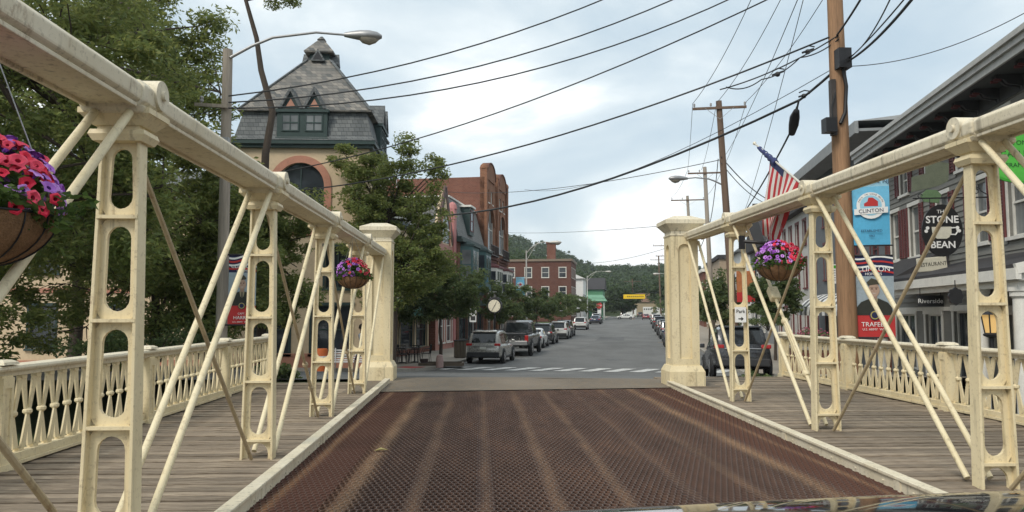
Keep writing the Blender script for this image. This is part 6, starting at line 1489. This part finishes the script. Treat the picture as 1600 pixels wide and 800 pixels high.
walk = {'v': {'pelvis': ((0,0,.94),(.15,.11)), 'waist': ((0,.01,1.08),(.14,.10)), 'chest': ((0,.02,1.28),(.17,.115)), 'neckb': ((0,.02,1.45),(.07,.065)), 'neck': ((0,.03,1.50),.055), 'head': ((0,.05,1.62),(.085,.10)), 'crown': ((0,.05,1.70),(.07,.08)),
  'shl': ((-.19,.02,1.40),.06), 'ell': ((-.24,-.08,1.13),.043), 'wrl': ((-.22,.02,.90),.03), 'hdl': ((-.22,.06,.82),(.035,.02)), 'shr': ((.19,.02,1.40),.06), 'elr': ((.24,.06,1.12),.043), 'wrr': ((.22,.20,.93),.03), 'hdr': ((.22,.25,.86),(.035,.02)),
  'hl': ((-.09,0,.88),.10), 'kl': ((-.10,.20,.50),.065), 'al': ((-.10,.26,.09),.042), 'tl': ((-.10,.42,.04),.035), 'hr': ((.09,0,.88),.10), 'kr': ((.10,-.06,.49),.065), 'ar': ((.10,-.34,.16),.042), 'tr': ((.10,-.24,.045),.035)},
  'e': [('pelvis','waist'),('waist','chest'),('chest','neckb'),('neckb','neck'),('neck','head'),('head','crown'),('chest','shl'),('shl','ell'),('ell','wrl'),('wrl','hdl'),('chest','shr'),('shr','elr'),('elr','wrr'),('wrr','hdr'),('pelvis','hl'),('hl','kl'),('kl','al'),('al','tl'),('pelvis','hr'),('hr','kr'),('kr','ar'),('ar','tr')]}
p = at(566,586,26.5); person('pedestrian in a pale shirt and dark shorts by the left column', (p.x, p.y, p.z), R(70), pm((.45,.46,.50), .15, 6, .8, .1), pm((.05,.028,.05), .2, 6, .8, .1), (.05,.035,.025), walk)
p = S(184, -.8, zst(184)); person('far pedestrian in white crossing near the white sedan', p, R(90), pm((.7,.7,.68), .1, 6, .8, .1), pm((.5,.5,.5), .2, 6, .8, .1), (.05,.035,.025), walk)

# ================================================================== pavement furniture
def metal_chair(label, loc, rz, grp):
    T = thing('cafe_chair', label, 'chair', loc, rz, grp); k = M['black']
    MB().box(-.22,.22,-.22,.22,.43,.455).build('seat', k, T)
    b = MB()
    for i in range(6): x = -.19+i*.076; b.bar((x,.215,.46),(x,.27,.86),.014,.03)
    b.bar((-.22,.27,.87),(.22,.27,.87),.03,.04).build('backrest', k, T)
    for sx_ in (-1,1):
        for sy in (-1,1): MB().tube([(sx_*.2,sy*.2,.43),(sx_*.23,sy*.23,0)], .014, 6).build('leg', k, T)
        MB().tube([(sx_*.23,.25,.68),(sx_*.25,-.1,.66),(sx_*.24,-.2,.44)], .013, 6).build('armrest', k, T)
def cafe_table(label, loc, grp):
    T = thing('cafe_table', label, 'table', loc, 0, grp); MB().lathe([(.36,.72),(.37,.735),(.36,.75)], 20).build('top', M['black'], T); MB().lathe([(.20,0),(.19,.03),(.04,.06),(.03,.70),(.1,.72)], 10).build('pedestal', M['black'], T)
for i, (px, Y, lb) in enumerate(((628,37.6,'black cafe table nearest the left column'), (648,38.2,'black cafe table nearer the tree'))):
    p = at(px, 560, Y); z = zst(p.x*SA+p.y*CA)+.13; cafe_table(lb, (p.x,p.y,z), 'cafe tables on the pavement')
    for k, (dx, dy, rz, w) in enumerate(((-.55,-.1,90,'left of'), (.55,.0,-90,'right of'), (.05,-.6,180,'in front of'))):
        metal_chair('black cafe chair %s the table %s' % (w, 'nearest the left column' if i == 0 else 'nearer the young tree'), (p.x+dx,p.y+dy,z), R(rz+15*i), 'cafe chairs on the pavement')
p = S(41.3, -9.75, zst(41)+.13)
T = thing('litter_bin', 'brown slatted litter bin beside the grey car', 'litter bin', p, R(-A)); 
for k in range(12):
    a = 2*math.pi*k/12; MB(Matrix.Rotation(a, 4, 'Z')).box(-.07,.07,-.33,-.30,.03,.92).build('slat', pm((.13,.105,.075), .2, 6), T)
MB().lathe([(.29,.0),(.29,.9)], 14).build('liner', M['black'], T); MB().lathe([(.36,.92),(.36,.98),(.2,.985)], 16).build('rim', M['black'], T)
p = at(687,572,34.6); T = thing('bollard', 'short pink grey bollard at the crosswalk corner', 'bollard', (p.x,p.y,zst(34.5)+.1)); MB().lathe([(.17,0),(.17,.42),(.14,.48),(.15,.52),(.10,.58),(.01,.6)], 14).build('body', pm((.36,.25,.23), .2, 5), T, 40)
p = at(690,572,36); T = thing('tree_pit', 'low timber edging round the young tree', 'planter', (p.x,p.y,zst(36)+.12)); 
for a, b in (((-1,-.6),(1,-.6)),((1,-.6),(1,.6)),((1,.6),(-1,.6)),((-1,.6),(-1,-.6))): MB().bar((*a,.07),(*b,.07),.1,.14).build('edge', pm((.11,.085,.06), .2, 5), T)
MB().box(-.95,.95,-.55,.55,0,.05).build('soil', M['earth'], T); MB().lathe([(.14,.0),(.2,.26),(.18,.27)], 12, (-.8,-.2,.05)).build('flower_pot', pm((.07,.05,.045), .2, 5), T)
# street-side bench and sign at the tower plinth
p = at(545,575,28.9); T = thing('metal_bench', 'white metal bench against the salmon plinth', 'bench', (p.x,p.y,-.78))
for k in range(5): MB().box(-.6,.6,.24+.01*k,.27+.01*k,.48+.09*k,.53+.09*k).build('back_slat', M['white_paint'], T)
for k in range(5): MB().box(-.6,.6,-.22+.09*k,-.15+.09*k,.43,.455).build('seat_slat', M['white_paint'], T)
for s in (-.55,.55):
    for y in (-.2,.22): MB().box(s-.02,s+.02,y-.02,y+.02,0,.43 if y < 0 else .95).build('leg', M['white_paint'], T)
p = at(502,575,28.7); T = thing('traffic_barrel', 'orange barrel in front of the tower plinth', 'barrel', (p.x,p.y,-.78)); MB().lathe([(.30,0),(.30,.08),(.25,.1),(.23,.9),(.2,.95)], 16).build('body', pm((.55,.13,.03), .15, 5), T, 40); MB().lathe([(.252,.55),(.247,.68)], 16).build('band', whitep, T)
p = at(1213,572,27); T = thing('brick_planter', 'low brick planter wall with pink flowers on the right pavement', 'planter', S(31, 6.6, zst(31)+.12), R(-A))
MB().box(-.7,.7,-1.6,1.6,0,1.0).build('wall', M['brick'], T); MB().box(-.76,.76,-1.66,1.66,1.0,1.08).build('coping', M['concrete'], T)
rng = np.random.default_rng(44); cs = [(rng.uniform(-.6,.6), rng.uniform(-1.4,1.4), 1.35+rng.normal()*.15) for _ in range(26)]
V, Q = leaf_cloud(cs, [.3]*26, 70, .09, .05, rng); link('foliage', np_mesh('foliage', V, Q, M['leaf_street']), T)
V, Q = leaf_cloud([(c[0],c[1],c[2]+.08) for c in cs], [.32]*26, 16, .08, .07, rng); o = link('blossom', np_mesh('blossom', V, Q, pm((.40,.10,.16), .2, 9, .7, 0)), T); o['kind'] = 'stuff'
# fallen leaf on the grating
p = at(594,726,8.4); T = MB().add([(-.07,0,.0),(0,-.025,.02),(.08,.0,.012),(.0,.03,.03)], [(0,1,2,3)]).build('fallen_leaf', pm((.35,.30,.12), .2, 9), None); T.location = (p.x,p.y,.006); tag(T, 'yellow fallen leaf lying on the rusty grating', 'leaf')
so = T.modifiers.new('t', 'SOLIDIFY'); so.thickness = .002

# ================================================================== bonnet of the car the picture is taken from
hood = thing('car_hood', 'dark glossy car hood along the bottom right edge', 'car', (.45, 1.2, 0))
crest = [at(px, py, 1.9) for px, py in ((400,830), (680,808), (850,799), (1000,791), (1200,781), (1400,773), (1600,766), (1750,766), (1900,778))]
cxs = [p.x for p in crest]; czs = [p.z for p in crest]
def hz(x, y):
    z = float(np.interp(x, cxs, czs)); d = y-1.9
    return z + (-.16*d - .35*d*d*(1 if d < 0 else 1.2)) if d < 0 else z - .26*d - .28*d*d
X_ = np.linspace(-.62, 1.72, 48); Y_ = np.linspace(.75, 2.75, 40)
mb = MB(); rows_ = []
def hzz(x, y):
    z = hz(x, y); e_ = max(0, abs(x-.55)-.95); return z - 1.4*e_*e_
for y in Y_: rows_.append([(x-.45, y-1.2, hzz(x, y)) for x in X_])
mb.loft(rows_, cap=False, closed=False)
hp = mb.build('panel', cp((.012,.013,.015), .0, .02, .03), hood, 60); so = hp.modifiers.new('t', 'SOLIDIFY'); so.thickness = .012; so.offset = -1
MB().box(-1.0,1.2,-.52,-.46,.98,1.04).build('cowl', M['plastic'], hood)
MB().tube([(-.8,-.44,1.09),(-.2,-.42,1.12),(.5,-.44,1.12)], .012, 6).build('wiper', M['plastic'], hood)
# ================================================================== hazy air over the town
hz_ = MB().box(-1560, 1560, -460, 2060, -6.2, 112).build('haze', None); hz_.data.materials.clear()
hm = bpy.data.materials.new('hazy_air'); hm.use_nodes = True; hn = hm.node_tree; hn.nodes.clear()
ho = hn.nodes.new('ShaderNodeOutputMaterial'); pv = hn.nodes.new('ShaderNodeVolumePrincipled'); pv.inputs['Density'].default_value = .00022; pv.inputs['Color'].default_value = (.86,.91,.97,1); pv.inputs['Anisotropy'].default_value = .2
hn.links.new(pv.outputs[0], ho.inputs['Volume']); hz_.data.materials.append(hm); hz_['kind'] = 'stuff'; tag(hz_, 'thin pale haze softening the far trees', 'haze')
